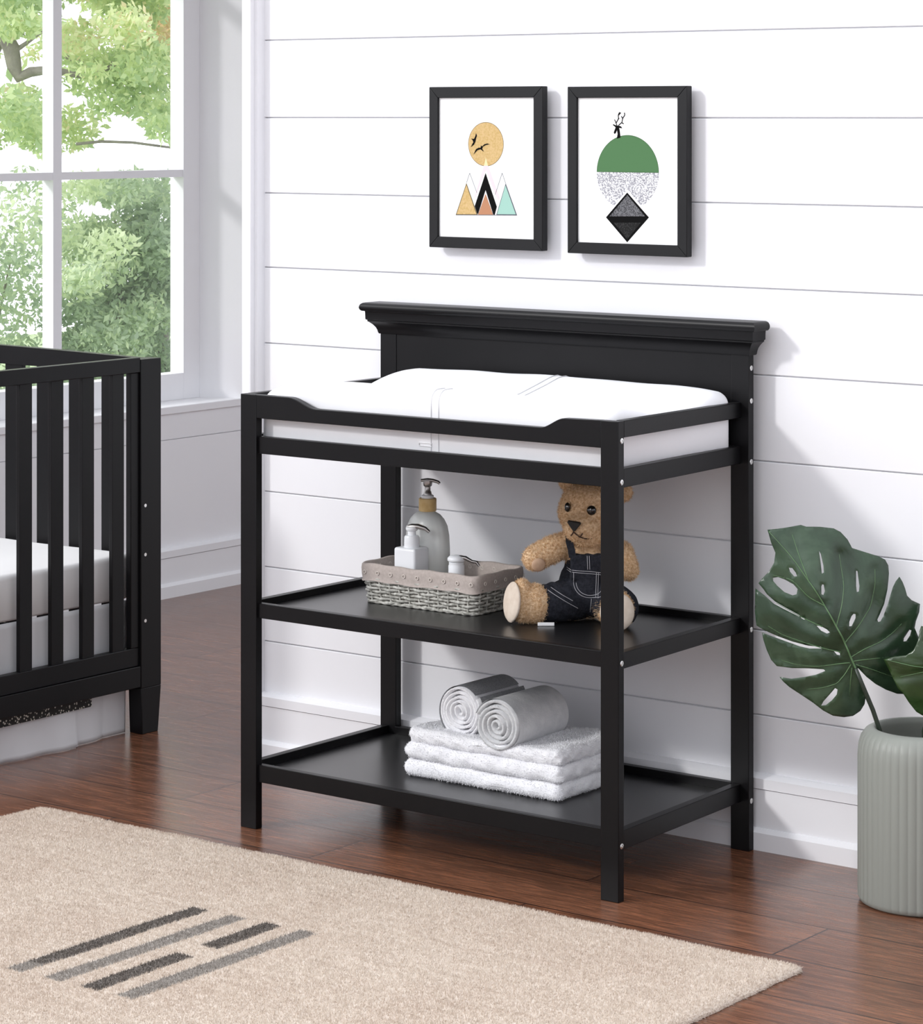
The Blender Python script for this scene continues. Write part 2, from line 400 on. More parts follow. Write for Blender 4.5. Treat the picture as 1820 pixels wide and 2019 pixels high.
# boarded back wall: boards with grooves, one structure
seams = [.0, .2536, .4172, .583, .7436, .9095, 1.0764, 1.2398, 1.4055, 1.5757, 1.741, 1.906, 2.071, 2.236, 2.40]
poly = [(YB+.14, 0), (YB, 0)]
for z in seams[1:-1]:
    poly += [(YB, z-.0024), (YB+.0012, z-.0012), (YB+.007, z-.0012), (YB+.007, z+.0012), (YB+.0012, z+.0012), (YB, z+.0022)]
poly += [(YB, 2.4), (YB+.14, 2.4)]
struct(MB().prism(poly, 'x', XC, 1.6).build('wall_back', 'wall'))
def base_profile(y, s=-1):      # baseboard section, y = wall face, s = direction into the room
    q = lambda d: y + s*d
    return [(q(-.002), 0), (q(.031), 0), (q(.031), .034), (q(.022), .0415), (q(.019), .0415), (q(.019), .1145), (q(.015), .1145), (q(.015), .1165),
            (q(.022), .1165), (q(.022), .136), (q(.006), .1425), (q(-.002), .1425)]
struct(MB().prism(base_profile(YB), 'x', XC, 1.6).build('baseboard_back', 'wall'))
# corner casing at the end of the back wall
cas = [(XC+.0, YB+.14), (XC, 4.661), (-4.121, 4.661), (-4.121, 4.647), (-4.124, 4.646), (-4.150, 4.652), (-4.150, YB+.14)]
struct(MB().prism(cas, 'z', 0, 2.4).build('trim_1', 'wall'))
# left wall with window opening
Y0, Y1 = 4.93, 6.40; ZS, ZT = .555, 2.42
w = MB()
def lw(y0, y1, z0, z1): w.box(-5.93, XW, y0, y1, z0, z1)
lw(-.8, 4.80, 0, 1.0); lw(4.80, 7.2, 0, .1425)  # first piece: unseen low stretch added to darken the furniture's reflections
lw(4.80, 7.2, .1425, .457); w.box(-5.93, XW-.006, 4.80, 7.2, .457, .4595); lw(4.80, 7.2, .4595, .535)
lw(4.80, Y0, .535, 2.7); lw(Y1, 7.2, .535, 2.7); lw(Y0, Y1, ZT, 2.7)
w.prism([(-5.93, 6.342), (-5.828, 6.342), (XW, 6.40), (-5.93, 6.40)], 'z', .535, 2.7)
struct(w.build('wall_left', 'wall'))
struct(MB().prism(base_profile(XW, 1), 'y', 4.80, 7.2).build('baseboard_left', 'wall'))
struct(MB().box(-5.93, -4.15, 7.06, 7.2, 0, 2.7).build('wall_far', 'wall'))
struct(MB().box(1.6, 1.72, -.8, 4.82, 0, 2.7).build('wall_right', 'wall'))
struct(MB().box(-6.5, 1.72, -.92, -.8, 0, 1.2).build('wall_front', 'wall'))  # unseen wall, kept low for the sun and extended left to block reflections
struct(MB().box(-5.93, -4.125, 4.70, 4.80, 1.76, 2.7).build('shade_header', 'wall'))  # unseen header block, added over the alcove mouth to shade the left wall
struct(MB().box(-5.93, -4.12, 4.80, 7.2, 2.70, 2.80).build('ceiling', 'wall'))  # unseen, laid over the alcove alone to darken it and the left wall
# window
win = thing('window_1', (-5.85, 5.6, .555), None, None); struct(win)
MB().box(-5.845, XW+.006, Y0, 6.41, .533, .555).build('window_sill', 'wall', win, bevel=.002)
f = MB()
yl, yr = 4.93, 6.345
fw = .074
f.box(-5.885, -5.83, yr-fw, yr, .555, ZT); f.box(-5.885, -5.83, yl, yl+fw, .555, ZT)
f.box(-5.885, -5.83, yl+fw, yr-fw, .555, .634); f.box(-5.885, -5.83, yl+fw, yr-fw, ZT-.07, ZT)
f.build('window_frame', 'wall', win, bevel=.001)
mu = MB(); ym = (5.727, 5.761); ym2 = (5.183, 5.217)
for a, b in (ym, ym2): mu.box(-5.876, -5.832, a, b, .634, ZT-.07)
mu.build('vertical_muntin', 'wall', win)
mu = MB()
for a, b in ((1.225, 1.247), (1.816, 1.838)):
    mu.box(-5.874, -5.8335, yl+fw, ym2[0], a, b); mu.box(-5.874, -5.8335, ym2[1], ym[0], a, b); mu.box(-5.874, -5.8335, ym[1], yr-fw, a, b)
mu.build('horizontal_muntin', 'wall', win)
MB().box(-5.871, -5.868, yl+fw-.01, yr-fw+.01, .63, ZT-.06).build('window_pane', 'glass', win)

# ------------------------------------------------------------------ changing table
TX0, TX1 = -3.742, -2.838
TY0 = 4.190
ct = thing('changing_table', ((TX0+TX1)/2, 4.42, 0), 'black wooden changing table with two open shelves and crown-topped back panel', 'changing table')
def part(name, mb, mat='black', parent=ct, bevel=.0012, label=None, **k):
    o = mb.build(name, mat, parent, bevel=bevel, **k)
    if label: o['label'] = label
    return o
part('leg', MB().box(TX0, TX0+.041, TY0, TY0+.018, 0, .8587))
part('leg', MB().box(TX1-.039, TX1, TY0, TY0+.018, 0, .8620))
BY0, BY1 = 4.636, 4.654
part('leg', MB().box(-3.746, -3.704, BY0, BY1, 0, .953))
part('leg', MB().box(-2.880, -2.839, BY0, BY1, 0, .953))
# scalloped front rail
a0, a1 = TX0+.0405, TX1-.0385
pts = [(a0,.8125), (a1,.8125), (a1,.8620)]
def sc(x0, z0, x1, z1, n=10):
    return [(x0+(x1-x0)*t, z0+(z1-z0)*(3*t*t-2*t*t*t)) for t in [i/n for i in range(n+1)]]
pts += sc(-2.957, .8605, -3.012, .8405) + sc(-3.548, .8395, -3.618, .8585) + [(a0, .8587)]
part('front_rail', MB().prism(pts, 'y', TY0+.0005, TY0+.0175))
def rails(z0, z1, shelf, board_mat, board_name):
    part('shelf_rail', MB().box(a0-.003, a1+.003, TY0+.0065, TY0+.0215, z0, z1))
    part('shelf_rail', MB().box(-3.706, -2.878, BY0-.002, BY0+.014, z0, z1))
    y0, y1 = TY0+.0185, BY0-.0005
    part('shelf_rail', MB().box(TX0+.001, TX0+.019, y0, y1, z0, z1))
    xb = -2.857
    part('shelf_rail', MB().hexa([(TX1-.019,y0,z0),(TX1-.001,y0,z0),(xb,y1,z0),(xb-.018,y1,z0),(TX1-.019,y0,z1),(TX1-.001,y0,z1),(xb,y1,z1),(xb-.018,y1,z1)]))
    part(board_name, MB().box(TX0+.019, TX1-.030, TY0+.0215, BY0-.002, shelf-.012, shelf), board_mat, bevel=.0006)
rails(.742, .776, .764, 'black_satin', 'deck_board')
rails(.4170, .4462, .4330, 'black_satin', 'shelf')
rails(.0925, .1270, .1110, 'black_satin', 'shelf')
y0, y1 = TY0+.0005, BY0-.0005
part('side_rail', MB().box(TX0+.0005, TX0+.019, TY0+.0185, y1, .8295, .8587))
part('side_rail', MB().hexa([(TX1-.018,TY0+.0185,.8320),(TX1-.0005,TY0+.0185,.8320),(-2.8565,y1,.8300),(-2.875,y1,.8300),(TX1-.018,TY0+.0185,.8625),(TX1-.0005,TY0+.0185,.8625),(-2.8565,y1,.8600),(-2.875,y1,.8600)]))
hb = part('back_panel', MB().box(-3.704, -2.880, BY0+.0015, BY1-.002, .776, .953))
# crown moulding: profile swept round the two ends
prof = [(.9505,.002), (.953,.0035), (.958,.0045), (.964,.0070), (.970,.0115), (.975,.0170), (.9765,.0195), (.979,.0195), (.981,.0225), (.996,.0230), (.998,.0235), (.9985,.0280), (1.001,.0310), (1.005,.0325), (1.0095,.0320), (1.013,.0300), (1.0155,.0265), (1.0165,.0220)]
cr = MB(); vs = []; n = len(prof)
for (z, e) in prof: vs += [(-3.746-e, BY0-e, z), (-2.839+e, BY0-e, z), (-2.839+e, BY1+.006, z), (-3.746-e, BY1+.006, z)]
fs = [(3,2,1,0), tuple(4*(n-1)+k for k in range(4))]
for i in range(n-1):
    for k in range(4): fs.append((4*i+k, 4*i+(k+1)%4, 4*i+4+(k+1)%4, 4*i+4+k))
cr.add(vs, fs); part('crown_moulding', cr, bevel=0, smooth=32)
for (y, z) in ((4.2005,.8268),(4.2005,.7524),(4.2005,.4277),(4.2005,.1002),(4.645,.9259),(4.645,.8629),(4.645,.7461),(4.645,.4244),(4.645,.0958)):
    bx = TX1 if y < 4.4 else -2.839
    b = MB()
    ring = [(.0052, -.0008), (.0052, .0006), (.0042, .0014), (.0020, .0014), (.0018, .0002), (0.0, .0002)]
    vs = []; sg = 16
    for k in range(sg):
        q = 2*PI*k/sg
        for (r, h) in ring: vs.append((bx+h, y+r*math.cos(q), z+r*math.sin(q)))
    nn = len(ring); fs = [(k*nn+j, ((k+1)%sg)*nn+j, ((k+1)%sg)*nn+j+1, k*nn+j+1) for k in range(sg) for j in range(nn-1)]
    o = b.add(vs, fs).build('bolt', 'steel', ct, smooth=40); o['label'] = 'silver hex bolt'

# ------------------------------------------------------------------ changing pad
def soft_slab(x0, x1, y0, y1, zb, top, r, nx=70, ny=40):
    b = MB(); xs = np.linspace(0, 1, nx+1); ys = np.linspace(0, 1, ny+1)
    xs = .5-.5*np.cos(xs*PI)*(.6+.4*np.abs(np.cos(xs*PI))); ys = .5-.5*np.cos(ys*PI)*(.6+.4*np.abs(np.cos(ys*PI)))
    X = x0+(x1-x0)*xs; Y = y0+(y1-y0)*ys; vs = []
    for x in X:
        for y in Y:
            dx = min(x-x0, x1-x); dy = min(y-y0, y1-y)
            # distance to a rounded rectangle rim
            cx, cy = max(0, r-dx), max(0, r-dy); d = r-math.hypot(cx, cy); t = top(x, y)
            d = max(0, min(1, d/r)); e = math.sqrt(max(0, 1-(1-d)**2))
            sx = max(0, r-dx)*0; zz = t-r+r*e if d > 0 else t-r
            px, py = x, y
            if math.hypot(cx, cy) > r:       # pull corners in
                k = r/math.hypot(cx, cy); px = (x0+r-cx*k if x-x0 < x1-x else x1-r+cx*k); py = (y0+r-cy*k if y-y0 < y1-y else y1-r+cy*k)
            vs.append((px, py, zz))
    k = ny+1; fs = [(i*k+j, (i+1)*k+j, (i+1)*k+j+1, i*k+j+1) for i in range(nx) for j in range(ny)]
    rim = [i*k for i in range(nx+1)] + [nx*k+j for j in range(1, ny+1)] + [i*k+ny for i in range(nx-1, -1, -1)] + [j for j in range(ny-1, 0, -1)]
    base = len(vs); rb = .006
    for i in rim: p = vs[i]; vs.append((p[0], p[1], zb+rb))
    cxm, cym = (x0+x1)/2, (y0+y1)/2
    for i in rim: p = vs[i]; vs.append((p[0]+(rb if p[0] < cxm else -rb), p[1]+(rb if p[1] < cym else -rb), zb))
    m_ = len(rim)
    for a in range(m_):
        c = (a+1) % m_
        fs.append((rim[a], rim[c], base+c, base+a)); fs.append((base+a, base+c, base+m_+c, base+m_+a))
    fs.append(tuple(base+m_+a for a in range(m_)))
    return b.add(vs, fs)
PX0, PX1, PY0, PY1 = -3.7215, -2.866, 4.220, 4.624
def pad_top(x, y):
    t = (y-PY0)/(PY1-PY0); ridge = .8845+.006*math.sin(PI*min(1, max(0, (x-PX0)/(PX1-PX0))))
    v = .0305*(math.sin(PI*min(1, max(0, (t-.10)/.80)))**1.4)
    endL = max(0, 1-(x-PX0)/.11); endR = max(0, 1-(PX1-x)/.06)
    z = ridge - v - .028*endL**1.6*(1 if t < .55 else 1.25) - .004*endR**1.5
    return z + .0012*math.sin(x*31+y*17)*math.sin(y*43-x*7)
pad = thing('changing_pad', ((PX0+PX1)/2, 4.42, .7645), 'white contoured changing pad with stitched seams in the changing table tray', 'changing pad')
soft_slab(PX0, PX1, PY0, PY1, .7645, pad_top, .025, 90, 60).build('cushion', 'cotton', pad, smooth=60)
def on_pad(x, y, lift=.0008):
    dy = min(y-PY0, PY1-y); r = .025; t = pad_top(x, y); d = max(0, min(1, dy/r)); e = math.sqrt(1-(1-d)**2) if d > 0 else 0
    return (x, y, t-r+r*e+lift)
for (xs, ys, nm) in ((-3.286, -3.292, 's'), (-3.268, -3.274, 's')):
    pts = [(xs, PY0-.0006, .775+(.85-.775)*i/6) for i in range(7)] + [on_pad(xs+(ys-xs)*t, PY0+.0004+t*.05) for t in [i/14 for i in range(15)]]
    MB().tube(pts, .0010, 6).build('seam', 'seam', pad, smooth=60)
for dx in (0, .020):
    pts = [on_pad(-3.262+dx, PY1-.002-t*.17) for t in [i/16 for i in range(17)]]
    MB().tube(pts, .0011, 6).build('seam', 'seam', pad, smooth=60)
pts = []
for (x0_, y0_) in ((0,0),(-.030,.0),(-.030,.006),(0,.006)): pts.append((-3.290+x0_+.006, PY0-.0010, .783+y0_))
MB().tube(pts, .0009, 6, closed=True).build('label_stitching', 'tag', pad, smooth=60)
pp = [(x, PY0-.0004, .7705) for x in np.linspace(PX0+.02, PX1-.02, 20)]
MB().tube(pp, .0022, 8).build('piping', 'cotton', pad, smooth=60)

# ------------------------------------------------------------------ wicker basket and its contents
BX0, BX1, BZ, BT = -3.590, -3.318, .4330, .513
BYF, BYB = 4.397, 4.545
bs = thing('wicker_basket', ((BX0+BX1)/2, 4.47, BZ), 'small grey wicker basket with beige ring-patterned liner, left of the teddy bear', 'basket')
def perim(z, t, n=280, grow=0):       # rounded rectangle path, widening upward
    k = (z-BZ)/(BT-BZ); gx = .010*k+grow; x0, x1, y0, y1 = BX0-gx, BX1+gx, BYF-.006*k-grow, BYB+.006*k+grow; r = .018
    segs = [((x0+r,y0),(x1-r,y0)), ((x1,y0+r),(x1,y1-r)), ((x1-r,y1),(x0+r,y1)), ((x0,y1-r),(x0,y0+r))]
    cs = [((x1-r,y0+r),-PI/2), ((x1-r,y1-r),0), ((x0+r,y1-r),PI/2), ((x0+r,y0+r),PI)]
    L_ = [x1-x0-2*r, PI*r/2, y1-y0-2*r, PI*r/2]*2; tot = sum(L_); out = []
    for i in range(n):
        s = tot*i/n; j = 0
        while s > L_[j]: s -= L_[j]; j += 1
        q = j//2
        if j % 2 == 0:
            a, b = segs[q]; f_ = s/L_[j]; p = (a[0]+(b[0]-a[0])*f_, a[1]+(b[1]-a[1])*f_); nn = ((0,-1),(1,0),(0,1),(-1,0))[q]
        else:
            c, a0_ = cs[q]; an = a0_+s/r; nn = (math.cos(an), math.sin(an)); p = (c[0]+r*nn[0], c[1]+r*nn[1])
        out.append((p, nn, tot*i/n))
    return out, tot
rnd = random.Random(4)
wv = MB(); rows = 8
_, tot = perim(BZ, 0); nst = 34
for rwi in range(rows):
    z = BZ+.0050+rwi*.0065
    pr, tt = perim(z, 0, 320)
    ph = PI*(rwi % 2)
    pts = [(p[0]+nn[0]*.0031*math.cos(i/320*nst*PI+ph), p[1]+nn[1]*.0031*math.cos(i/320*nst*PI+ph), z+.0006*math.sin(i*.37+rwi)+rnd.uniform(-.0003,.0003)) for i, (p, nn, s) in enumerate(pr)]
    wv.tube(pts, [.0030+rnd.uniform(-.0005,.0005) for _ in pts], 6, closed=True)
wv.build('woven_side', 'wicker', bs, smooth=70)
st = MB()
pa, _ = perim(BZ+.002, 0, nst); pb, _ = perim(BZ+.06, 0, nst)
for i in range(nst): st.tube([(pa[i][0][0], pa[i][0][1], BZ+.002), (pb[i][0][0], pb[i][0][1], BZ+.06)], .0021, 6)
st.build('stakes', 'wicker', bs, smooth=70)
rim_, _ = perim(BZ, 0, 200, .0012)
pts = [(p[0], p[1], BZ+.0030+.0007*math.sin(i*1.3)) for i, (p, nn, s) in enumerate(rim_)]
MB().tube(pts, .0030, 6, closed=True).build('base_rim', 'wicker', bs, smooth=70)
bb = MB(); pr, _ = perim(BZ+.003, 0, 80, -.004); n = len(pr)
bb.add([(p[0], p[1], BZ+.003) for p, _, _ in pr]+[(p[0], p[1], BZ+.006) for p, _, _ in pr], [tuple(range(n-1,-1,-1)), tuple(range(n, 2*n))]+[(i,(i+1)%n,(i+1)%n+n,i+n) for i in range(n)])
bb.build('basket_bottom', 'wicker', bs)
# cloth liner: outside band, over the rim, down inside
ln = MB(); secs = [(.0065,.478),(.0062,.4790),(.0050,.4815),(.0052,.49),(.0046,.503),(.0030,.5105),(0,.5130),(-.0035,.5105),(-.0058,.50),(-.0065,.47),(-.0075,.442)]
vs = []; n = 160
for (g_, z) in secs:
    pr, _ = perim(z, 0, n, g_)
    vs += [(p[0], p[1], z+.0008*math.sin(i*.5)+.0006*math.sin(i*.23)) for i, (p, nn, s) in enumerate(pr)]
fs = [(k*n+i, k*n+(i+1)%n, (k+1)*n+(i+1)%n, (k+1)*n+i) for k in range(len(secs)-1) for i in range(n)]
ln.add(vs, fs); nlf = len(ln.f)
rg = ln
pr, tt = perim(.4955, 0, 27, .0053)
for (p, nn, s) in pr:
    t = Vector((-nn[1], nn[0], 0)); c = Vector((p[0]+nn[0]*.0010, p[1]+nn[1]*.0010, .4955))
    rg.tube([c+t*.0034*math.cos(q)+Vector((0,0,.0034*math.sin(q))) for q in [2*PI*k/14 for k in range(14)]], .0008, 5, closed=True)
pr, tt = perim(.500, 0, 27, -.0050)
for (p, nn, s) in pr[9:26]:
    t = Vector((-nn[1], nn[0], 0)); c = Vector((p[0]-nn[0]*.0006, p[1]-nn[1]*.0006, .500))
    rg.tube([c+t*.0034*math.cos(q)+Vector((0,0,.0034*math.sin(q))) for q in [2*PI*k/14 for k in range(14)]], .0008, 5, closed=True)
lo = ln.build('cloth_liner', 'liner', bs, smooth=80); lo['label'] = 'beige cloth liner folded over the rim'
lo.data.materials.append(M['liner_ring'])
lo.data.polygons.foreach_set('material_index', [0 if i < nlf else 1 for i in range(len(lo.data.polygons))])

# big pump bottle
def bottle_big():
    c = (-3.507, 4.492); b = thing('pump_bottle', (c[0], c[1], .439), 'tall rounded frosted pump bottle with bamboo collar and metal pump in the basket', 'bottle')
    prof = [(0,.439),(.048,.439),(.0515,.443),(.052,.48),(.0515,.54),(.050,.565),(.046,.584),(.039,.597),(.030,.606),(.020,.611),(.0155,.613),(.0155,.618),(0,.618)]
    MB().lathe(prof, c, 48, sx=1, sy=.62, rot=0).build('bottle_body', 'bottle', b, smooth=60)
    MB().lathe([(0,.6125),(.0172,.6125),(.0180,.6145),(.0180,.637),(.0165,.6385),(0,.6385)], c, 32).build('collar', 'bamboo', b, smooth=40)['label'] = 'bamboo collar'
    MB().lathe([(0,.638),(.0125,.638),(.0125,.6435),(.0105,.6450),(0,.6450)], c, 24).build('neck_ring', 'pump_white', b, smooth=40)
    p = MB().lathe([(0,.645),(.0085,.645),(.0075,.651),(.0060,.653),(.0058,.661),(.0085,.663),(.0095,.668),(.0092,.6735),(0,.6740)], c, 24)
    p.tube([(c[0]-.012,c[1]-.006,.6735),(c[0],c[1],.6748),(c[0]+.010,c[1]+.004,.6742),(c[0]+.020,c[1]+.008,.6715),(c[0]+.0235,c[1]+.0095,.6685)], [.0030,.0038,.0036,.0032,.0030], 10)
    p.build('pump', 'pump_metal', b, smooth=50)['label'] = 'brushed metal pump'
bottle_big()
def bottle_square():
    x0, x1, ya, yb = -3.533, -3.479, 4.414, 4.462; c = ((x0+x1)/2+.001, (ya+yb)/2)
    b = thing('pump_bottle', (c[0], c[1], .439), 'square white pump bottle standing in front of the tall frosted bottle in the basket', 'bottle')
    MB().rbox((x0,ya,.439), (x1,yb,.5465), .0055, 4).build('bottle_body', 'pump_white', b, smooth=60, weld=True)
    MB().lathe([(0,.546),(.0150,.546),(.0155,.548),(.0152,.566),(.0135,.5695),(.0085,.5705),(.0082,.578),(.0110,.5795),(.0125,.583),(.0115,.5865),(0,.5880)], c, 28).build('collar', 'pump_white', b, smooth=45)
    MB().tube([(c[0]-.010,c[1],.5850),(c[0],c[1],.5868),(c[0]+.014,c[1]+.004,.5878),(c[0]+.028,c[1]+.008,.5845),(c[0]+.036,c[1]+.011,.578)], [.0050,.0062,.0055,.0042,.0030], 12).build('nozzle', 'pump_metal', b, smooth=60)['label'] = 'glossy silver nozzle'
bottle_square()
def bottle_small():
    c = (-3.392, 4.437)
    b = thing('pump_bottle', (c[0], c[1], .439), 'smallest white pump bottle with rounded head, at the right of the basket', 'bottle')
    MB().lathe([(0,.439),(.0150,.439),(.0160,.442),(.0160,.520),(.0145,.5235),(.0150,.5245),(.0150,.5265),(.0120,.5275),(0,.5275)], c, 28).build('bottle_body', 'pump_white', b, smooth=50)
    MB().lathe([(0,.5270),(.0140,.5272),(.0180,.5305),(.0175,.5355),(.0130,.5395),(.0060,.5410),(0,.5412)], c, 28).build('pump_head', 'pump_white', b, smooth=60)
    MB().tube([(c[0]+.008,c[1],.5375),(c[0]+.020,c[1]+.004,.5362),(c[0]+.032,c[1]+.009,.5300),(c[0]+.041,c[1]+.012,.5290),(c[0]+.046,c[1]+.014,.5215)], [.0040,.0042,.0032,.0030,.0024], 10).build('nozzle', 'pump_metal', b, smooth=60)['label'] = 'silver curved nozzle'
bottle_small()

# ------------------------------------------------------------------ teddy bear (local frame: +x to its left-hand viewer side, +y away from the viewer)
BO = (-3.1208, 4.5121-.012, .4330)
bear = thing('teddy_bear', BO, 'curly tan teddy bear in dark denim dungarees, sitting on the middle shelf beside the basket', 'teddy bear', rz=YAW)
def remeshed(mb, voxel, smooth_it=6):
    me = bpy.data.meshes.new('tmp'); me.from_pydata(mb.v, [], mb.f)
    o = bpy.data.objects.new('tmp', me); COL.objects.link(o)
    r = o.modifiers.new('r', 'REMESH'); r.mode = 'VOXEL'; r.voxel_size = voxel
    s_ = o.modifiers.new('s', 'SMOOTH'); s_.factor = .5; s_.iterations = smooth_it
    dg = bpy.context.evaluated_depsgraph_get(); m2 = bpy.data.meshes.new_from_object(o.evaluated_get(dg))
    bpy.data.objects.remove(o); bpy.data.meshes.remove(me); return m2
def limb(mb, pts, rs, n=7):
    pts = [Vector(p) for p in pts]
    for i in range(len(pts)-1):
        for k in range(n):
            t = k/n; p = pts[i].lerp(pts[i+1], t); r = rs[i]+(rs[i+1]-rs[i])*t; mb.ell(p, (r,r,r), 14, 9)
    r = rs[-1]; mb.ell(pts[-1], (r,r,r), 14, 9)
def Rdir(d):     # rotation taking +Z to d
    return Vector(d).to_track_quat('Z', 'Y').to_matrix()
b = MB()
b.ell((.006,.010,.208), (.062,.056,.054)); b.ell((.004,.005,.235), (.052,.046,.032))
b.ell((-.012,-.034,.184), (.036,.030,.028)); b.ell((.0,-.010,.170), (.042,.040,.030))
b.ell((.004,.012,.118), (.046,.040,.050)); b.ell((.004,.014,.062), (.056,.050,.060))
limb(b, [(-.030,.010,.150), (-.070,-.004,.136), (-.102,-.016,.122)], [.023,.0265,.0245])
limb(b, [(.036,.010,.150), (.068,-.004,.130), (.078,-.020,.100), (.050,-.052,.104)], [.021,.022,.021,.017])
limb(b, [(-.026,0,.034), (-.070,-.022,.034)], [.033,.031]); b.ell((-.108,-.036,.038), (.040,.034,.0375))
b.ell((-.128,-.040,.044), (.022,.033,.042))
limb(b, [(.034,0,.034), (.048,-.060,.032)], [.033,.031]); b.ell((.052,-.098,.036), (.032,.024,.0375))
b.ell((-.036,.022,.266), (.020,.011,.020)); b.ell((.070,.014,.246), (.019,.012,.020))
me = remeshed(b, .0032)
body = link('body', me, 'bear_fur', bear, smooth=180); fuzzy(body, 52000, .0058, .0013, seed=2, jitter=.8)
# face
def beyes(c, r):
    e = MB().ell(c, r, 20, 12).build('eye', 'bear_black', bear, smooth=90, local=True); return e
beyes((-.0395,-.0310,.2225), (.0058,.0060,.0092)); beyes((.0060,-.0460,.2185), (.0092,.0060,.0094))
for c in ((-.0405,-.0372,.2250), (.0035,-.0522,.2215)): MB().ell(c, (.0014,.0010,.0014), 10, 6).build('eye_glint', 'tag', bear, smooth=90, local=True)
nz_ = MB().prism([(-.0115,.0075),(.0095,.0045),(.0110,.0020),(.0015,-.0105),(-.0025,-.0105),(-.0120,.0045)], 'y', -.004, .006)
o = nz_.build('nose', 'bear_nose', bear, bevel=.0025, local=True, seg=3); o.location = (-.0275,-.0665,.1935); o.scale = (1.12,1,1.1); o.rotation_euler = (0.12,0,-.25)
mt = MB().tube([(-.0285,-.0645,.182),(-.031,-.062,.176),(-.034,-.056,.1715)], .0012, 6)
mt.tube([(-.0295,-.0645,.180),(-.018,-.062,.1700),(-.006,-.056,.1655),(.010,-.047,.1660),(.018,-.042,.1700)], .0014, 6)
mt.tube([(-.012,-.0640,.1770),(-.0165,-.063,.1700)], .0012, 6)
mt.build('mouth', 'stitch_brown', bear, smooth=90, local=True)
pd = MB().ell((0,0,0), (.034,.039,.0075), 28, 8).build('foot_pad', 'bear_pad', bear, smooth=90, local=True)
pd.location = (-.1470,-.0520,.0435); pd.rotation_euler = Vector((-.90,-.42,.12)).to_track_quat('Z','Y').to_euler()
pd['label'] = 'cream sole'
pd = MB().ell((0,0,0), (.033,.0365,.009), 28, 10).build('foot_pad', 'bear_pad', bear, smooth=90, local=True)
pd.location = (.0510,-.1235,.0370); pd.rotation_euler = Vector((.04,-1,.06)).to_track_quat('Z','Y').to_euler(); pd['label'] = 'cream sole'
pd = MB().ell((0,0,0), (.0135,.0145,.006), 20, 8).build('paw_pad', 'bear_paw', bear, smooth=90, local=True)
pd.location = (-.0960,-.0405,.1130); pd.rotation_euler = Vector((.15,-1,-.35)).to_track_quat('Z','Y').to_euler()
pd = MB().ell((0,0,0), (.0115,.0165,.004), 20, 8).build('paw_pad', 'bear_pad', bear, smooth=90, local=True)
pd.location = (.0370,-.0640,.1060); pd.rotation_euler = Vector((-.45,-1,.05)).to_track_quat('Z','Y').to_euler(); pd['label'] = 'cream paw pad'
MB().box(-.098,-.066,-.068,-.0655,.0005,.0070).build('sewn_tag', 'tag', bear, bevel=.0006, local=True)['label'] = 'white sewn-in tag'
# dungarees
d_ = MB()
d_.ell((.004,.012,.064), (.0605,.0555,.062)); d_.ell((.004,.010,.105), (.048,.045,.030))
limb(d_, [(-.020,0,.040), (-.052,-.014,.038), (-.074,-.022,.036)], [.040,.040,.0385]); limb(d_, [(.034,0,.040), (.050,-.040,.037), (.058,-.070,.036)], [.040,.040,.0385])
d_.box(-.034,.040,-.0400,-.020,.085,.132)
me = remeshed(d_, .003, 5)
bm = bmesh.new(); bm.from_mesh(me)                  # bib: cut everything above the waist except the front
dele = [v_ for v_ in bm.verts if v_.co.z > .134 or (v_.co.z > .110 and v_.co.y > .0)]
bmesh.ops.delete(bm, geom=dele, context='VERTS')
for v_ in bm.verts:                                   # cloth folds
    v_.co.z = max(v_.co.z, .0012)
    v_.co += Vector((0,1,0))*.0012*math.sin(v_.co.x*170+v_.co.z*260)+Vector((0,0,1))*.0010*math.sin(v_.co.x*300+v_.co.y*180)*(1 if v_.co.z > .01 else 0)
bm.to_mesh(me); bm.free()
dg_ = link('dungarees', me, 'denim', bear, smooth=180); dg_['label'] = 'dark denim dungarees with pale stitching'
sp_ = MB()
for sx, ex in ((-.030,-.036), (.036,.044)):
    pts = [Vector((sx,-.0385,.126)), Vector((sx-.002,-.0400,.140)), Vector((ex,-.032,.156)), Vector((ex,-.010,.168)), Vector((ex*.9,.030,.160))]
    for i in range(4):
        a_, c_ = pts[i], pts[i+1]
        sp_.hexa([(a_.x-.007,a_.y,a_.z),(a_.x+.007,a_.y,a_.z),(a_.x+.007,a_.y+.004,a_.z+.001),(a_.x-.007,a_.y+.004,a_.z+.001),(c_.x-.007,c_.y,c_.z),(c_.x+.007,c_.y,c_.z),(c_.x+.007,c_.y+.004,c_.z-.001),(c_.x-.007,c_.y+.004,c_.z-.001)])
sp_.build('strap', 'denim', dg_, local=True, smooth=60)
# stitching is laid onto the cloth by casting towards it
from mathutils.bvhtree import BVHTree
bvh = BVHTree.FromPolygons([v_.co.copy() for v_ in me.vertices], [tuple(p_.vertices) for p_ in me.polygons])
def cast(pts, r=.0007):
    out = []
    for (x, z) in pts:
        h = bvh.ray_cast(Vector((x,-.2,z)), Vector((0,1,0)))
        if h[0] is not None: out.append(h[0]+Vector((0,-.0006,0)))
    return out
sm = MB()
def stitch(pts):
    q = cast(pts)
    if len(q) > 1: sm.tube(q, .0006, 5)
def seg_(a, b, n=10): return [(a[0]+(b[0]-a[0])*i/n, a[1]+(b[1]-a[1])*i/n) for i in range(n+1)]
stitch(seg_((-.040,.1035),(.050,.0960),14)); stitch(seg_((-.040,.0995),(.050,.0920),14))
stitch([(.003+.031*math.cos(q)-.0, .078-.028*math.sin(q)) for q in [PI*i/18 for i in range(19)]])
stitch([(.003+.026*math.cos(q), .078-.0235*math.sin(q)) for q in [PI*i/18 for i in range(19)]])
stitch(seg_((-.028,.099),(-.028,.078),5)); stitch(seg_((.020,.098),(.018,.052),8)); stitch(seg_((.016,.098),(.014,.052),8))
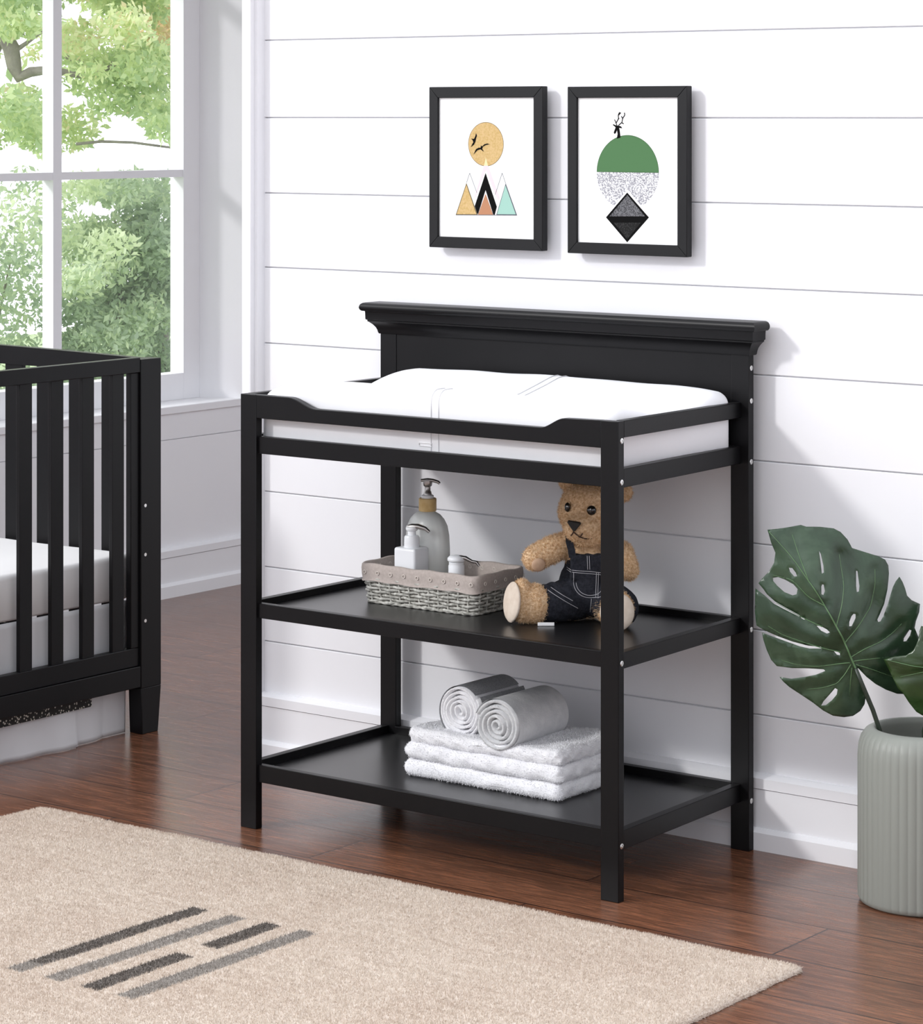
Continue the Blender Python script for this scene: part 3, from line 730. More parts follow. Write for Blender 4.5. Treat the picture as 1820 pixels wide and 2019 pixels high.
stitch(seg_((.006,.048),(.004,.020),8)); stitch(seg_((-.002,.130),(-.001,.104),6)); stitch(seg_((.002,.130),(.003,.104),6))
stitch(seg_((-.072,.070),(-.030,.045),10)); stitch(seg_((-.078,.066),(-.020,.030),10))
sm.build('stitching', 'denim_stitch', dg_, local=True, smooth=60)

# ------------------------------------------------------------------ towels on the bottom shelf
TZ = .1110
def hnoise(x, y, s):
    return math.sin(x*37*s+y*11+s)*math.sin(y*29*s-x*13)+.5*math.sin(x*83*s+1.3)*math.sin(y*71+s*2)
tb = [(-3.462,-3.084,4.352,4.575,TZ,.0345), (-3.459,-3.080,4.350,4.572,TZ+.0335,.0335), (-3.452,-3.084,4.354,4.570,TZ+.0655,.0320)]
tn = [('white folded bath towel at the bottom of the stack on the lowest shelf', 0), ('white folded bath towel in the middle of the stack on the lowest shelf', 1), ('white folded bath towel on top of the stack, under the two rolled towels', 2)]
for (x0, x1, y0, y1, z0, h), (lab, k) in zip(tb, tn):
    def dsp(p, n_, k=k, z0=z0, h=h):
        dz = .0022*hnoise(p[0]*.7, p[1]*.7, 1+k*.3)
        if k == 2 and p[2] > z0+h*.6:
            dz += -.006*math.exp(-((p[0]+3.27)/.11)**2-((p[1]-4.43)/.10)**2)
        if p[2] < z0+h*.3 and k == 0: dz = 0
        return np.array([.002*hnoise(p[1], p[2]*3, 2+k), .0018*hnoise(p[0], p[2]*2, 1.5+k), dz*(1 if p[2] > z0+h*.5 else .8)])
    t_ = MB().rbox((x0,y0,z0), (x1,y1,z0+h), h*.47, 46, dsp).build('folded_towel', 'terry', smooth=180, weld=True)
    tag(t_, lab, 'towel', 'folded white towels in a stack')
    # the open, layered right-hand edge
    fuzzy(t_, 34000, .0034, .0012, seed=7+k, jitter=.6)
def roll(name, cx, cz, yf, ln_, r, mat_end, outer, lab, turns=5.4, ph=0.0, tail=0):
    t = thing(name, (cx, yf+ln_/2, cz-r), lab, 'towel', 'rolled towels on the towel stack')
    pitch = (r-.006)/turns; th = pitch*.90; n = 170; b = MB(); sec = []
    for i in range(n+1):
        a = i/n*turns*2*PI; rr = .006+pitch*a/(2*PI)+.0006*math.sin(a*2.3+ph)
        sec.append((rr, a+ph))
    ys = np.linspace(0, ln_, 10); vs = []
    for yk in ys:
        e = .004*math.exp(-min(yk, ln_-yk)/.004)
        for (rr, a) in sec:
            for s_ in (-1, 1):
                q = rr+s_*(th/2-e*.5); vs.append((cx+q*math.cos(a), yf+yk+.003*math.sin(a*.8+ph), cz+q*math.sin(a)*.97))
    w_ = 2*(n+1); fs = []
    for j in range(len(ys)-1):
        for i in range(n):
            for s_ in (0, 1):
                f_ = (j*w_+2*i+s_, (j+1)*w_+2*i+s_, (j+1)*w_+2*i+2+s_, j*w_+2*i+2+s_); fs.append(f_ if s_ else f_[::-1])
        fs.append((j*w_, (j+1)*w_, (j+1)*w_+1, j*w_+1)); fs.append((j*w_+2*n, j*w_+2*n+1, (j+1)*w_+2*n+1, (j+1)*w_+2*n))
    for j in (0, len(ys)-1):
        for i in range(n): fs.append((j*w_+2*i, j*w_+2*i+1, j*w_+2*i+3, j*w_+2*i+2))
    b.add(vs, fs); o = b.build('rolled_cloth', mat_end, t, smooth=60)
    fuzzy(o, 16000, .0022, .0009, seed=3, jitter=.6, where=lambda c, nn: np.where(np.abs(nn[:,1]) > .5, 1.0, .08))
    # outer face of the cloth
    s2 = MB(); vs = []; m_ = 60; a0_, a1_ = ph+turns*2*PI-2*PI*.97, ph+turns*2*PI+.02
    for yk in np.linspace(.003, ln_-.003, 12):
        for i in range(m_+1):
            a = a0_+(a1_-a0_)*i/m_; rr = .006+pitch*(a-ph)/(2*PI)+.0006*math.sin((a-ph)*2.3+ph)+th/2+.0010
            vs.append((cx+rr*math.cos(a), yf+yk+.003*math.sin((a-ph)*.8+ph), cz+rr*math.sin(a)*.97))
    k_ = m_+1
    s2.add(vs, [(j*k_+i, (j+1)*k_+i, (j+1)*k_+i+1, j*k_+i+1) for j in range(11) for i in range(m_)])
    s2.build('outer_layer', outer, t, smooth=180)
    return t
roll('rolled_towel', -3.3480, .2445, 4.390, .150, .0530, 'terry', 'ribbed', 'rolled grey ribbed towel with white inside, left one lying on the towel stack', ph=-1.9)
roll('rolled_towel', -3.2300, .2375, 4.352, .168, .0500, 'terry_grey', 'terry_grey', 'rolled pale grey towel, right one lying on the towel stack', ph=-1.0, turns=4.6)

# ------------------------------------------------------------------ framed prints
def frame(name, x0, x1, z0, z1, bw, lab):
    yf, yb = 4.650, 4.6685
    f = thing(name, ((x0+x1)/2, yb, z0), lab, 'picture')
    m_ = MB()
    def bar(a, b_, c, d): # outer a,b ; inner d,c  in xz
        m_.add([(a[0],yf,a[1]),(b_[0],yf,b_[1]),(c[0],yf,c[1]),(d[0],yf,d[1]),(a[0],yb,a[1]),(b_[0],yb,b_[1]),(c[0],yb,c[1]),(d[0],yb,d[1])],
               [(0,1,2,3),(7,6,5,4),(0,4,5,1),(1,5,6,2),(2,6,7,3),(3,7,4,0)])
    o_ = [(x0,z0),(x1,z0),(x1,z1),(x0,z1)]; i_ = [(x0+bw,z0+bw),(x1-bw,z0+bw),(x1-bw,z1-bw),(x0+bw,z1-bw)]
    for k in range(4): bar(o_[k], o_[(k+1)%4], i_[(k+1)%4], i_[k])
    m_.build('frame', 'frame', f, bevel=.0012)
    pr = MB().box(x0+bw-.002, x1-bw+.002, yf+.006, yf+.010, z0+bw-.002, z1-bw+.002).build('print', 'paper', f)
    hk = MB().box((x0+x1)/2-.010, (x0+x1)/2+.010, yb-.002, YB+.001, z1-.05, z1-.035); hk.build('wall_hook', 'steel', f)
    bk_ = MB().box(x0+bw-.004, x1-bw+.004, yf+.011, yb-.001, z0+bw-.004, z1-bw+.004).build('backing', 'socket', f)
    return f, pr, yf+.006
layer = [0]
def ink(parent, poly, mat, y, name='artwork'):
    layer[0] += 1
    yy = y-.0001-.00004*layer[0]
    MB().prism(poly, 'y', yy, yy+.00003).build(name, mat, parent)
def line(parent, a, b_, w_, mat, y, name='artwork_line'):
    a = Vector(a); b_ = Vector(b_); d = (b_-a).normalized(); n_ = Vector((-d.y, d.x))*w_/2
    ink(parent, [tuple(a+n_), tuple(b_+n_), tuple(b_-n_), tuple(a-n_)], mat, y, name)
def circ(c, r, n=56, a0=0, a1=2*PI): return [(c[0]+r*math.cos(a0+(a1-a0)*i/n), c[1]+r*math.sin(a0+(a1-a0)*i/n)) for i in range(n+1 if a1-a0 < 6.2 else n)]
F1 = (-3.6265,-3.3355,1.1355,1.4697); F2 = (-3.2735,-2.9887,1.1335,1.4682)
f1, pr1, yp = frame('framed_print', *F1, .0228, 'black-framed print of coloured triangle mountains under a gold disc with birds')
SC = .291/(224*7.21)
def A1(x, y):   # print coordinates (units of the drawing) to wall metres
    px, py = 860+x/7.21, 190+y/7.21
    return (F1[0]+(px-849)*.291/224, 1.41-(py-228)*(.00106-(px-849)/224*.000032))
def polyA(pts, mat, fn, par, y, nm='artwork'): ink(par, [fn(*p) for p in pts], mat, y, nm)
cc = A1(718,680); ink(pr1, circ(cc, .0456), 'ink_goldrim', yp); ink(pr1, circ(cc, .0445), 'ink_gold', yp, 'gold_disc')
polyA([(690,985),(748,985),(718,870)], 'ink_cream', A1, pr1, yp)
polyA([(560,1410),(545,1460),(575,1420),(718,1050),(860,1420),(895,1480),(915,1440),(748,985),(690,985)], 'ink_pink', A1, pr1, yp)
for a, b_ in (((487,1090),(440,1230)),((487,1090),(590,1370)),((950,1090),(850,1400)),((950,1090),(1000,1240))): line(pr1, A1(*a), A1(*b_), .0009, 'ink_line', yp)
polyA([(440,1230),(285,1685),(600,1685)], 'ink_goldrim', A1, pr1, yp); polyA([(440,1260),(300,1675),(583,1675)], 'ink_gold', A1, pr1, yp, 'gold_triangle')
polyA([(1000,1235),(1160,1690),(868,1685)], 'ink_line', A1, pr1, yp); polyA([(998,1265),(1143,1678),(880,1675)], 'ink_teal', A1, pr1, yp, 'teal_triangle')
polyA([(715,1090),(875,1570),(845,1685),(825,1680),(715,1330),(605,1680),(590,1650),(560,1560)], 'ink_black', A1, pr1, yp, 'black_chevron')
polyA([(715,1385),(608,1682),(822,1682)], 'ink_brown', A1, pr1, yp, 'brown_triangle')
line(pr1, A1(285,1685), A1(1160,1690), .0011, 'ink_line', yp)
polyA([(580,520),(592,560),(578,600),(570,645),(550,685),(503,722),(540,650),(530,622),(508,600),(550,605),(568,570)], 'ink_black', A1, pr1, yp, 'bird')
polyA([(775,682),(725,690),(682,712),(665,742),(692,785),(672,775),(645,752),(600,765),(543,826),(578,752),(615,730),(645,730),(650,695),(665,712),(700,680),(740,670)], 'ink_black', A1, pr1, yp, 'bird')
layer[0] = 0
f2, pr2, yp = frame('framed_print', *F2, .0225, 'black-framed print of green and speckled disc over dark diamond, with deer head')
def A2(x, y):
    px, py = 1140+x/6.73, 190+y/6.73
    return (F2[0]+(px-1121.5)*(F2[1]-F2[0])/(1357-1121.5), 1.41-(py-228)*(.001017-(px-1121)/236*.000028))
cc = A2(664,1012); r_ = .0742
ink(pr2, circ(cc, r_, 56, 0, PI), 'ink_greenrim', yp); ink(pr2, [(cc[0]+(p[0]-cc[0])*.985, cc[1]+.0012+(p[1]-cc[1])*.968) for p in circ(cc, r_, 56, 0, PI)], 'ink_green', yp, 'green_half_disc')
ink(pr2, circ(cc, r_, 56, -PI, 0), 'ink_speck', yp, 'speckled_half_disc')
polyA([(664,1235),(400,1560),(500,1700),(830,1700),(930,1560)], 'paper', A2, pr2, yp)
polyA([(660,1278),(947,1610),(660,1942),(376,1610)], 'ink_black', A2, pr2, yp, 'diamond')
polyA([(660,1312),(895,1596),(425,1596)], 'ink_char', A2, pr2, yp, 'diamond_upper_half'); polyA([(480,1680),(840,1680),(660,1900)], 'ink_coal', A2, pr2, yp)
polyA([(522,562),(572,548),(560,450),(552,420),(595,425),(580,400),(548,388),(510,385),(475,368),(468,380),(505,410),(495,440),(480,480),(490,500),(508,488),(525,450),(532,500)], 'ink_black', A2, pr2, yp, 'deer_head')
for pts in (((522,385),(500,325),(490,308)),((515,350),(545,295),(540,250),(560,208)),((545,250),(575,215)),((545,385),(590,345),(600,290),(628,250),(625,215)),((590,350),(615,365)),((603,300),(583,262)),((540,300),(555,290))):
    for a, b_ in zip(pts, pts[1:]): line(pr2, A2(*a), A2(*b_), .0019, 'ink_black', yp, 'antler')

# ------------------------------------------------------------------ rug
RX0, RX1, RY1 = -4.149, -2.371, 4.040
rug_b = MB(); RY0 = 2.55
nx, ny = 90, 75
vs = []; 
for i in range(nx+1):
    for j in range(ny+1):
        x = RX0+(RX1-RX0)*i/nx; y = RY0+(RY1-RY0)*j/ny
        e = min(x-RX0, RX1-x, y-RY0, RY1-y); z = .012-.005*max(0, 1-e/.012)+.0008*math.sin(x*23)*math.sin(y*19)
        if e < .001: x += .0018*math.sin(y*90+1)*math.sin(y*37); y += .0018*math.sin(x*83)*math.sin(x*31)
        vs.append((x, y, z))
k = ny+1; fs = [(i*k+j, (i+1)*k+j, (i+1)*k+j+1, i*k+j+1) for i in range(nx) for j in range(ny)]
rim = [i*k for i in range(nx+1)]+[nx*k+j for j in range(1,ny+1)]+[i*k+ny for i in range(nx-1,-1,-1)]+[j for j in range(ny-1,0,-1)]
n0 = len(vs); vs += [(vs[i][0], vs[i][1], .0005) for i in rim]; m_ = len(rim)
fs += [(rim[a], rim[(a+1)%m_], n0+(a+1)%m_, n0+a) for a in range(m_)]
rug_b.add(vs, fs)
rug = rug_b.build('area_rug', 'rug', smooth=60)
tag(rug, 'cream wool rug with short dark and grey stripes on the wooden floor', 'rug')
fuzzy(rug, 700000, .0050, .0015, seed=11, jitter=.38)

# ------------------------------------------------------------------ vase and leaves
VC = (-2.4129, 4.5324)
vase = thing('ribbed_vase', (VC[0], VC[1], 0), 'ribbed frosted grey-green vase on the floor right of the changing table', 'vase')
vp = [(0,.0),(.104,.0),(.1115,.004),(.1140,.012),(.1140,.262),(.1125,.282),(.1085,.296),(.1010,.3065),(.0920,.3115),(.0860,.3125),(.0835,.3110),(.0835,.300),(.098,.285),(.1060,.262),(.1065,.018),(.10,.012),(0,.012)]
NR = 46
def rip(a, j): 
    amt = [0,0,.3,1,1,.8,.5,.25,.08,0,0,0,0,0,0,0,0][j]
    return .020*amt*(abs(math.cos(a*NR/2))**.7-.6)
MB().lathe(vp, VC, NR*10, ripple=rip).build('vase_body', 'vase', vase, smooth=60)

# monstera leaf: outline in drawing units, u to the right, v up, about the petiole joint
def leaf_mesh(name, mat, flip=1, scale=1.0, thick=.0007, bend=1.0, seed=0):
    OUT = [(290,220),(420,205),(520,190),(590,180),(640,195),(760,194),(880,205),(940,235),(1000,300),(1040,375),(1150,410),(1280,450),(1335,480),(1362,530),(1366,600),(1350,740),(1320,870),(1280,960),(1256,1005),(1265,1026),(1286,1022),(1315,975),(1350,880),(1375,800),(1400,725),(1430,672),(1465,635),
           (1492,680),(1515,740),(1530,800),(1570,840),(1650,880),(1642,950),(1610,1030),(1600,1090),(1640,1180),(1660,1300),(1660,1420),(1655,1540),(1630,1640),(1590,1675),(1520,1695),(1450,1690),(1350,1650),(1250,1590),(1160,1515),(1085,1435),(1066,1428),
           (1070,1450),(1110,1530),(1150,1620),(1167,1700),(1160,1780),(1125,1845),(1060,1893),(980,1905),(880,1890),(790,1840),(700,1770),(580,1690),(480,1620),(430,1575),(395,1532),(500,1545),(620,1525),(710,1500),(793,1462),(780,1448),(650,1443),(500,1447),(370,1435),(320,1380),(280,1290),(250,1200),(236,1132),(330,1165),(440,1203),(560,1240),(650,1257),(755,1256),(752,1240),(640,1233),(500,1203),(380,1163),(250,1108),(188,1070),(175,950),(180,742),(260,800),(340,870),(430,915),(560,978),(566,966),(440,898),(350,848),(280,788),(250,745),(207,695),(240,650),(300,590),(345,510),(357,420),(320,330)]
    HOL = [[(470,545),(500,545),(530,585),(540,615),(515,620),(480,580)], [(335,645),(380,635),(440,655),(510,690),(545,730),(535,775),(500,785),(430,760),(370,710),(335,670)],
           [(740,395),(755,420),(775,520),(777,580),(757,590),(750,500)], [(757,682),(773,684),(782,740),(767,775),(750,765),(750,700)], [(1070,570),(1082,575),(1095,700),(1090,750),(1070,755),(1065,700)],
           [(1035,940),(1055,945),(1055,980),(1020,1050),(995,1050),(995,1010),(1015,960)], [(712,1053),(750,1055),(800,1080),(825,1105),(800,1117),(750,1095)], [(865,1278),(890,1280),(922,1300),(920,1318),(893,1312)],
           [(572,985),(600,985),(627,1000),(600,1004)], [(885,1620),(906,1632),(900,1680),(860,1740),(810,1788),(770,1795),(790,1750),(840,1680)], [(1552,1105),(1572,1112),(1560,1160),(1527,1210),(1500,1212),(1502,1180)], [(1475,1420),(1490,1450),(1455,1447)]]
    u0, v0 = 1058, 1430
    def dens(pl, mx_=40):
        out = []
        for a, b_ in zip(pl, pl[1:]+pl[:1]):
            d = math.dist(a, b_); n_ = max(1, int(d/mx_))
            for i in range(n_): out.append((a[0]+(b_[0]-a[0])*i/n_, a[1]+(b_[1]-a[1])*i/n_))
        return out
    loops = [dens(OUT)]+[dens(h, 30) for h in HOL]
    def inside(x, y):
        c = False
        for lp in loops:
            n_ = len(lp)
            for i in range(n_):
                x1, y1 = lp[i]; x2, y2 = lp[(i+1)%n_]
                if (y1 > y) != (y2 > y) and x < (x2-x1)*(y-y1)/(y2-y1)+x1: c = not c
        return c
    V_ = []; E_ = []
    for lp in loops:
        o_ = len(V_); V_ += [Vector(p) for p in lp]; E_ += [(o_+i, o_+(i+1)%len(lp)) for i in range(len(lp))]
    rr = random.Random(seed)
    st_ = 34
    for i in range(5, 50):
        for j in range(5, 57):
            x, y = i*st_+rr.uniform(-4,4)+(j%2)*st_/2, j*st_+rr.uniform(-4,4)
            if inside(x, y) and min((x-p.x)**2+(y-p.y)**2 for p in V_[:sum(map(len, loops))]) > 150: V_.append(Vector((x, y)))
    vv, _, ff, *_ = delaunay_2d_cdt(V_, E_, [], 0, 1e-4)
    ff = [f_ for f_ in ff if inside(sum(vv[i].x for i in f_)/3, sum(vv[i].y for i in f_)/3)]
    MR = [(300,232),(380,320),(470,420),(540,510),(600,600),(680,710),(750,820),(820,940),(880,1050),(935,1150),(980,1250),(1020,1345),(1058,1430)]
    VEIN = [[(960,1200),(1080,1060),(1200,890),(1240,700),(1240,560)], [(880,1045),(930,880),(960,700),(925,430)], [(1010,1385),(860,1405),(700,1425),(520,1410),(380,1372)], [(1020,1400),(970,1490),(900,1580),(760,1630),(620,1650)],
            [(1015,1335),(1140,1260),(1300,1195),(1400,1130),(1480,1050)], [(930,1290),(800,1262),(600,1205),(420,1150),(270,1060)], [(760,1060),(640,1010),(520,950),(360,860)], [(1060,1400),(1200,1445),(1330,1500),(1440,1545)], [(1030,1430),(1020,1560),(1015,1700)], [(640,660),(560,430),(510,260)], [(1040,1370),(1200,1350),(1460,1340)],[(780,870),(640,800),(500,650),(330,620)]]
    S_ = scale/(4.4865*1104)
    def seg_d(p, pl):
        best = 1e9
        for a, b_ in zip(pl, pl[1:]):
            ax, ay = a; dx, dy = b_[0]-ax, b_[1]-ay; t = max(0, min(1, ((p[0]-ax)*dx+(p[1]-ay)*dy)/(dx*dx+dy*dy)))
            best = min(best, math.hypot(p[0]-ax-t*dx, p[1]-ay-t*dy))
        return best
    def depth(x, y):
        dm = seg_d((x, y), MR); dv = min(seg_d((x, y), q) for q in VEIN)
        r2 = math.hypot(x-900, y-1000)/900
        return bend*(.036*r2*r2 + .010*min(1, dm/420) - .0045*min(1, dv/70) + .004*math.sin(x/95+seed)*math.sin(y/120)) - .0025*math.exp(-dm/25)
    def tr_(x, y, lift=0):
        return (flip*(x-u0)*S_, depth(x, y)-lift, -(y-v0)*S_)
    b_ = MB(); b_.add([tr_(p.x, p.y) for p in vv], ff)
    me = bpy.data.meshes.new(name); me.from_pydata(b_.v, [], b_.f)
    # veins
    vm = MB()
    def rib(pl, r0, r1):
        pp_ = []
        for a, c_ in zip(pl, pl[1:]):
            for i in range(5): pp_.append((a[0]+(c_[0]-a[0])*i/5, a[1]+(c_[1]-a[1])*i/5))
        pp_.append(pl[-1]); n_ = len(pp_)
        sm_ = [pp_[0]]+[((pp_[i-1][0]+pp_[i][0]+pp_[i+1][0])/3, (pp_[i-1][1]+pp_[i][1]+pp_[i+1][1])/3) for i in range(1, n_-1)]+[pp_[-1]]
        vm.tube([tr_(x, y, .0011) for x, y in sm_], [(r0+(r1-r0)*i/(n_-1))*scale for i in range(n_)], 6)
    rib(MR, .0006, .0018)
    for q in VEIN: rib(q, .0011, .0004)
    return me, vm
def leaf(loc, rz, label, mat, flip, scale, roll_, stem_pts, seed, stem_r=.0042):
    t = thing('monstera_leaf', loc, label, 'leaf', 'monstera leaves in the vase', rz=rz)
    me, vm = leaf_mesh('leaf_blade', mat, flip, scale, seed=seed)
    o = link('leaf_blade', me, mat, t, smooth=180); s_ = o.modifiers.new('solid', 'SOLIDIFY'); s_.thickness = .0009; s_.offset = 0
    o.rotation_euler = (0, roll_, 0)
    v_ = vm.build('vein', 'vein', o, smooth=90, local=True)
    MB().tube(stem_pts, [stem_r*.8]+[stem_r]*(len(stem_pts)-1), 10).build('leaf_stem', 'stem', t, smooth=90, local=True)
def camz(x, y): return -math.sin(YAW)*x+math.cos(YAW)*y
# joint of the large leaf; local x = viewer's right, y = away
J = Vector((VC[0], VC[1], 0))+Vector((math.cos(YAW), math.sin(YAW), 0))*(-.1185)
ZJ = 1.41-(1318.5-228)/FPX*camz(J.x, J.y)
leaf((J.x, J.y, ZJ), YAW, 'large split dark green monstera leaf standing to the left of the vase', 'leaf', 1, 1.0, 0,
     [(0,.002,0), (.014,.004,-.035), (.031,.004,-.075), (.0455,.004,-.118), (.062,.004,-.19), (.078,.003,-.29), (.086,.002,-ZJ+.020)], 1)
J2 = Vector((VC[0], VC[1], 0))+Vector((math.cos(YAW), math.sin(YAW), 0))*(.196)+Vector((-math.sin(YAW), math.cos(YAW), 0))*(-.05)
leaf((J2.x, J2.y, .440), YAW, 'olive green monstera leaf cut by the right edge of the photo', 'leaf_dark', -1, .92, -2.15,
     [(0,.004,0), (-.060,.010,-.018), (-.150,.030,-.045), (-.1820,.045,-.085), (-.1920,.052,-.135), (-.186,.052,-.28), (-.186,.052,-.420)], 4)

# ------------------------------------------------------------------ crib
cx = -4.475
crib = thing('crib', (-5.1, 4.37, 0), 'black slatted wooden baby crib at the left by the window', 'crib')
def cp(name, mb, mat='black', parent=crib, bevel=.0015, **k): return mb.build(name, mat, parent, bevel=bevel, **k)
def post(x0, x1, y0, y1):
    b = MB(); b.box(x0, x1, y0, y1, .105, .8545)
    b.hexa([(x0,y0+.004,0),(x1,y0+.004,0),(x1,y1-.010,0),(x0,y1-.010,0),(x0,y0,.105),(x1,y0,.105),(x1,y1,.105),(x0,y1,.105)])
    cp('corner_post', b)
post(cx-.040, cx, 4.672, 4.738); post(cx-.040, cx, 3.985, 4.050)
post(-5.69, -5.65, 4.672, 4.738)
# end panel facing right
cp('top_rail', MB().box(cx-.024, cx-.002, 4.050, 4.672, .825, .859)); 
cp('bottom_rail', MB().box(cx-.026, cx-.006, 4.050, 4.672, .157, .199)); cp('bottom_rail', MB().box(cx-.026, cx-.001, 4.050, 4.672, .1085, .1565))
cp('end_stile', MB().box(cx-.022, cx-.006, 4.645, 4.672, .199, .825))
for k_ in range(6):
    y1_ = 4.627-.0955*k_
    cp('slat', MB().box(cx-.021, cx-.010, y1_-.0375, y1_, .197, .827), bevel=.001)
# back side
bk_ = MB(); n = 24; xs = np.linspace(-5.65, -4.515, n+1)
topz = lambda x: .8545+.0075*math.sin(PI*(x+5.65)/(5.65-4.515))
for i in range(n):
    a_, b_ = xs[i], xs[i+1]
    bk_.hexa([(a_,4.700,.818),(b_,4.700,.818),(b_,4.722,.818),(a_,4.722,.818),(a_,4.700,topz(a_)),(b_,4.700,topz(b_)),(b_,4.722,topz(b_)),(a_,4.722,topz(a_))])
cp('back_top_rail', bk_, bevel=0, weld=True)
cp('back_bottom_rail', MB().box(-5.65, -4.515, 4.700, 4.722, .15, .20))
for k_ in range(10):
    x0_ = -4.634-.1065*k_
    cp('slat', MB().box(x0_, x0_+.058, 4.705, 4.717, .19, .82), bevel=.001)
for (y, z) in ((4.676,.521), (4.676,.409), (4.676,.258)):
    MB().tube([(cx+.0004,y+.010,z),(cx-.004,y+.010,z)], .0040, 12).build('screw', 'steel', crib, smooth=40)
# mattress
def mt_top(x, y): return .4065+.0015*math.sin(x*12)*math.sin(y*15)
mat_ = soft_slab(-5.62, -4.522, 4.03, 4.690, .305, mt_top, .012, 60, 50).build('crib_mattress', 'sheet', smooth=60)
tag(mat_, 'white sheeted mattress inside the black crib', 'mattress')
# bed skirt
sk = MB(); ys = np.linspace(4.02, 4.668, 110); zs = np.linspace(.303, 0, 26); vs = []
for z in zs:
    for y in ys:
        t = 1-z/.303; amp = .002+.011*t*t
        vs.append((cx-.0440+.012*t*t*(0 if y > 4.5 else 1)+amp*math.sin(y*17+1.0+.6*math.sin(y*41))*(.8 if y < 4.6 else .3), y, max(.0015, z)))
k = len(ys); fs = [(j*k+i, j*k+i+1, (j+1)*k+i+1, (j+1)*k+i) for j in range(len(zs)-1) for i in range(k-1)]
sk.add(vs, fs); sk_o = sk.build('bed_skirt', 'skirt', smooth=180); md = sk_o.modifiers.new('solid', 'SOLIDIFY'); md.thickness = .0012
tag(sk_o, 'pale grey cloth bed skirt hanging under the crib rail to the floor', 'bed skirt')
MB().box(cx-.0275, cx-.0262, 4.05, 4.540, .0835, .112).build('lace_band', 'lace', crib)['label'] = 'black and cream lace band under the rail'

# ------------------------------------------------------------------ garden beyond the window
struct(MB().box(-17, -5.96, -6, 18, -.45, -.40).build('ground', 'grass'))
def foliage(clusters, n, size, seed, name, mat, parent):
    rng = np.random.default_rng(seed); P_ = []; T_ = []
    w_ = np.array([c[3]*c[4]*c[5] for c in clusters]); w_ = w_/w_.sum()
    idx = rng.choice(len(clusters), n, p=w_); C_ = np.array(clusters)[idx]
    d = rng.normal(0, 1, (n,3)); d /= np.linalg.norm(d, axis=1)[:,None]; r = rng.random((n,1))**.45
    c = C_[:,:3]+d*r*C_[:,3:6]
    ax = rng.normal(0,1,(n,3)); ax /= np.linalg.norm(ax, axis=1)[:,None]; ay = np.cross(ax, rng.normal(0,1,(n,3))); ay /= np.linalg.norm(ay, axis=1)[:,None]
    s = size*(.6+.8*rng.random((n,1)))
    q = np.stack([c-ax*s, c+ay*s*.45-ax*s*.1, c+ax*s, c-ay*s*.45-ax*s*.1], axis=1).reshape(-1,3)
    me = bpy.data.meshes.new(name); off = np.array(WORLD[parent.name])
    me.from_pydata((q-off).tolist(), [], [(4*i,4*i+1,4*i+2,4*i+3) for i in range(n)])
    at = me.attributes.new('tint', 'FLOAT', 'FACE'); t = np.clip(C_[:,6]+rng.normal(0,.22,n), 0, 1); at.data.foreach_set('value', t.astype(np.float32))
    o = link(name, me, mat, parent); return o
def cpt(px, py, dist):     # garden layout point from bearing and distance
    u = (px-910)/FPX*dist; return (math.cos(YAW)*u-math.sin(YAW)*dist, math.sin(YAW)*u+math.cos(YAW)*dist, CAM_H-(py-228)/FPX*dist)
rg_ = random.Random(9)
def crown(px0, px1, py0, py1, dist, n, r, tint, dd=.8, flat=.6):
    out = []
    for _ in range(n):
        p = cpt(rg_.uniform(px0, px1), rg_.uniform(py0, py1), dist+rg_.uniform(-dd, dd))
        q = r*rg_.uniform(.6, 1.3); out.append((*p, q, q, q*flat, tint+rg_.uniform(-.25,.25)))
    return out
# maple with forked trunk at the left
bp = cpt(20, 900, 12.6)
t1 = thing('maple_tree', (bp[0]-.4, bp[1], -.4), 'yellow-green leafy tree with crooked grey branch, behind the upper left window panes', 'tree', 'trees beyond the window')
br = MB()
def branch(pts, r0, r1):
    q = [cpt(*p) for p in pts]; n_ = len(q); br.tube(q, [r0+(r1-r0)*i/(n_-1) for i in range(n_)], 8)
branch([(-60,1180,12.6),(-50,700,12.6),(-30,300,12.6),(-20,100,12.6),(5,62,12.5),(22,95,12.5),(28,130,12.5),(38,152,12.5),(60,142,12.5),(95,138,12.5),(160,148,12.5),(210,135,12.6),(270,112,12.7)], .06, .006)
branch([(30,100,12.5),(52,85,12.5),(75,68,12.5),(90,60,12.6)], .012, .005)
branch([(128,110,12.5),(150,122,12.5),(180,118,12.6),(240,125,12.6)], .010, .004)
branch([(60,-40,12.4),(25,20,12.5),(50,75,12.5)], .008, .004)
branch([(150,284,12.6),(200,279,12.6),(262,281,12.6),(345,292,12.7),(420,250,12.8)], .007, .005)
br.build('branches', 'bark', t1, smooth=80)
cl = crown(-60,90,-60,60,12.6,12,.14,.35)+crown(110,350,-80,120,12.8,26,.17,.5)+crown(130,350,110,260,12.9,20,.15,.25)+crown(-60,95,200,320,12.6,12,.12,.4)+crown(-60,20,100,220,12.6,4,.08,.3)+crown(60,100,90,130,12.6,2,.07,.4)
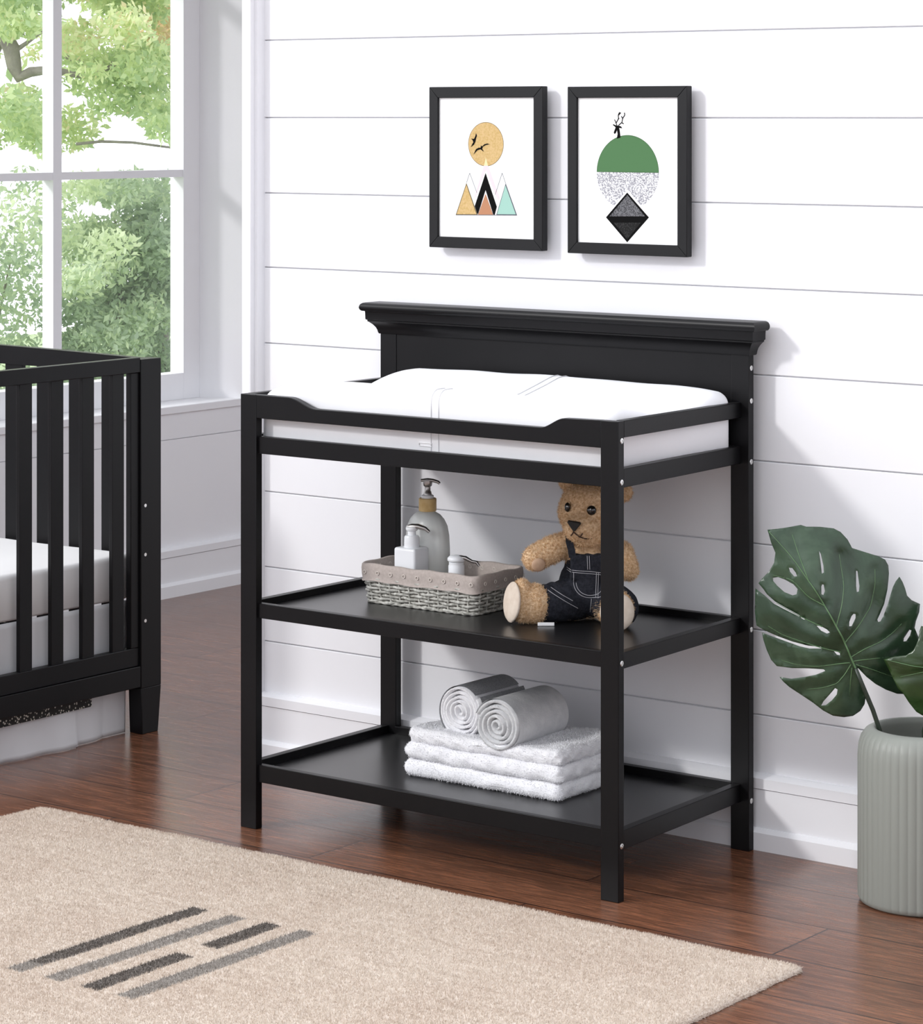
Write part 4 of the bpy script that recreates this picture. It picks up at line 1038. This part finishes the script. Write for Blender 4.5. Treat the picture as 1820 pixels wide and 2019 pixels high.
foliage(cl, 19000, .021, 3, 'foliage', 'fol_yellow', t1)
cl = crown(-900,-80,-900,500,13.2,60,.45,.4)+crown(-100,700,-1100,-120,13.2,50,.42,.4)
foliage(cl, 9000, .045, 4, 'outer_foliage', 'fol_yellow', t1)
bp = cpt(300, 700, 13.8)
t2 = thing('russet_tree', (bp[0], bp[1], -.4), 'small tree with orange-tinged leaves, behind the upper right window pane', 'tree', 'trees beyond the window')
MB().tube([(bp[0],bp[1],-.4), cpt(330,500,13.8), cpt(365,380,13.8), cpt(375,160,13.8), cpt(350,60,13.8)], [.04,.03,.02,.014,.01], 8).build('trunk', 'bark', t2, smooth=80)
foliage(crown(255,345,20,130,13.6,9,.12,.35)+crown(330,430,-60,160,13.8,8,.2,.5), 3600, .022, 5, 'foliage', 'fol_russet', t2)
bp = cpt(230, 800, 13.3)
t3 = thing('shrub', (bp[0], bp[1], -.4), 'dense soft green shrub filling the lower right window pane', 'shrub', 'shrubs beyond the window')
MB().tube([(bp[0],bp[1],-.4), cpt(225,750,13.3), cpt(240,560,13.3), cpt(225,420,13.3)], [.035,.022,.009,.004], 8).build('trunk', 'bark', t3, smooth=80)
foliage(crown(130,400,470,900,13.4,46,.17,.35,.5,.8)+crown(230,380,360,520,13.3,20,.13,.3)+crown(120,260,350,560,13.1,22,.13,.85), 36000, .019, 6, 'foliage', 'fol_green', t3)
bp = cpt(20, 800, 13.1)
t4 = thing('shrub', (bp[0], bp[1], -.4), 'loose pale green shrub in the lower left window pane', 'shrub', 'shrubs beyond the window')
MB().tube([(bp[0],bp[1],-.4), cpt(10,850,13.3), cpt(-20,700,13.4), cpt(20,520,13.4)], [.03,.025,.012,.004], 8).build('trunk', 'bark', t4, smooth=80)
foliage(crown(-120,125,480,900,13.1,40,.18,.5,.5,.8)+crown(-80,125,350,520,13.0,26,.12,.75)+crown(-900,-120,350,900,13.4,30,.35,.5), 34000, .019, 8, 'foliage', 'fol_green', t4)
bpy.context.view_layer.update()
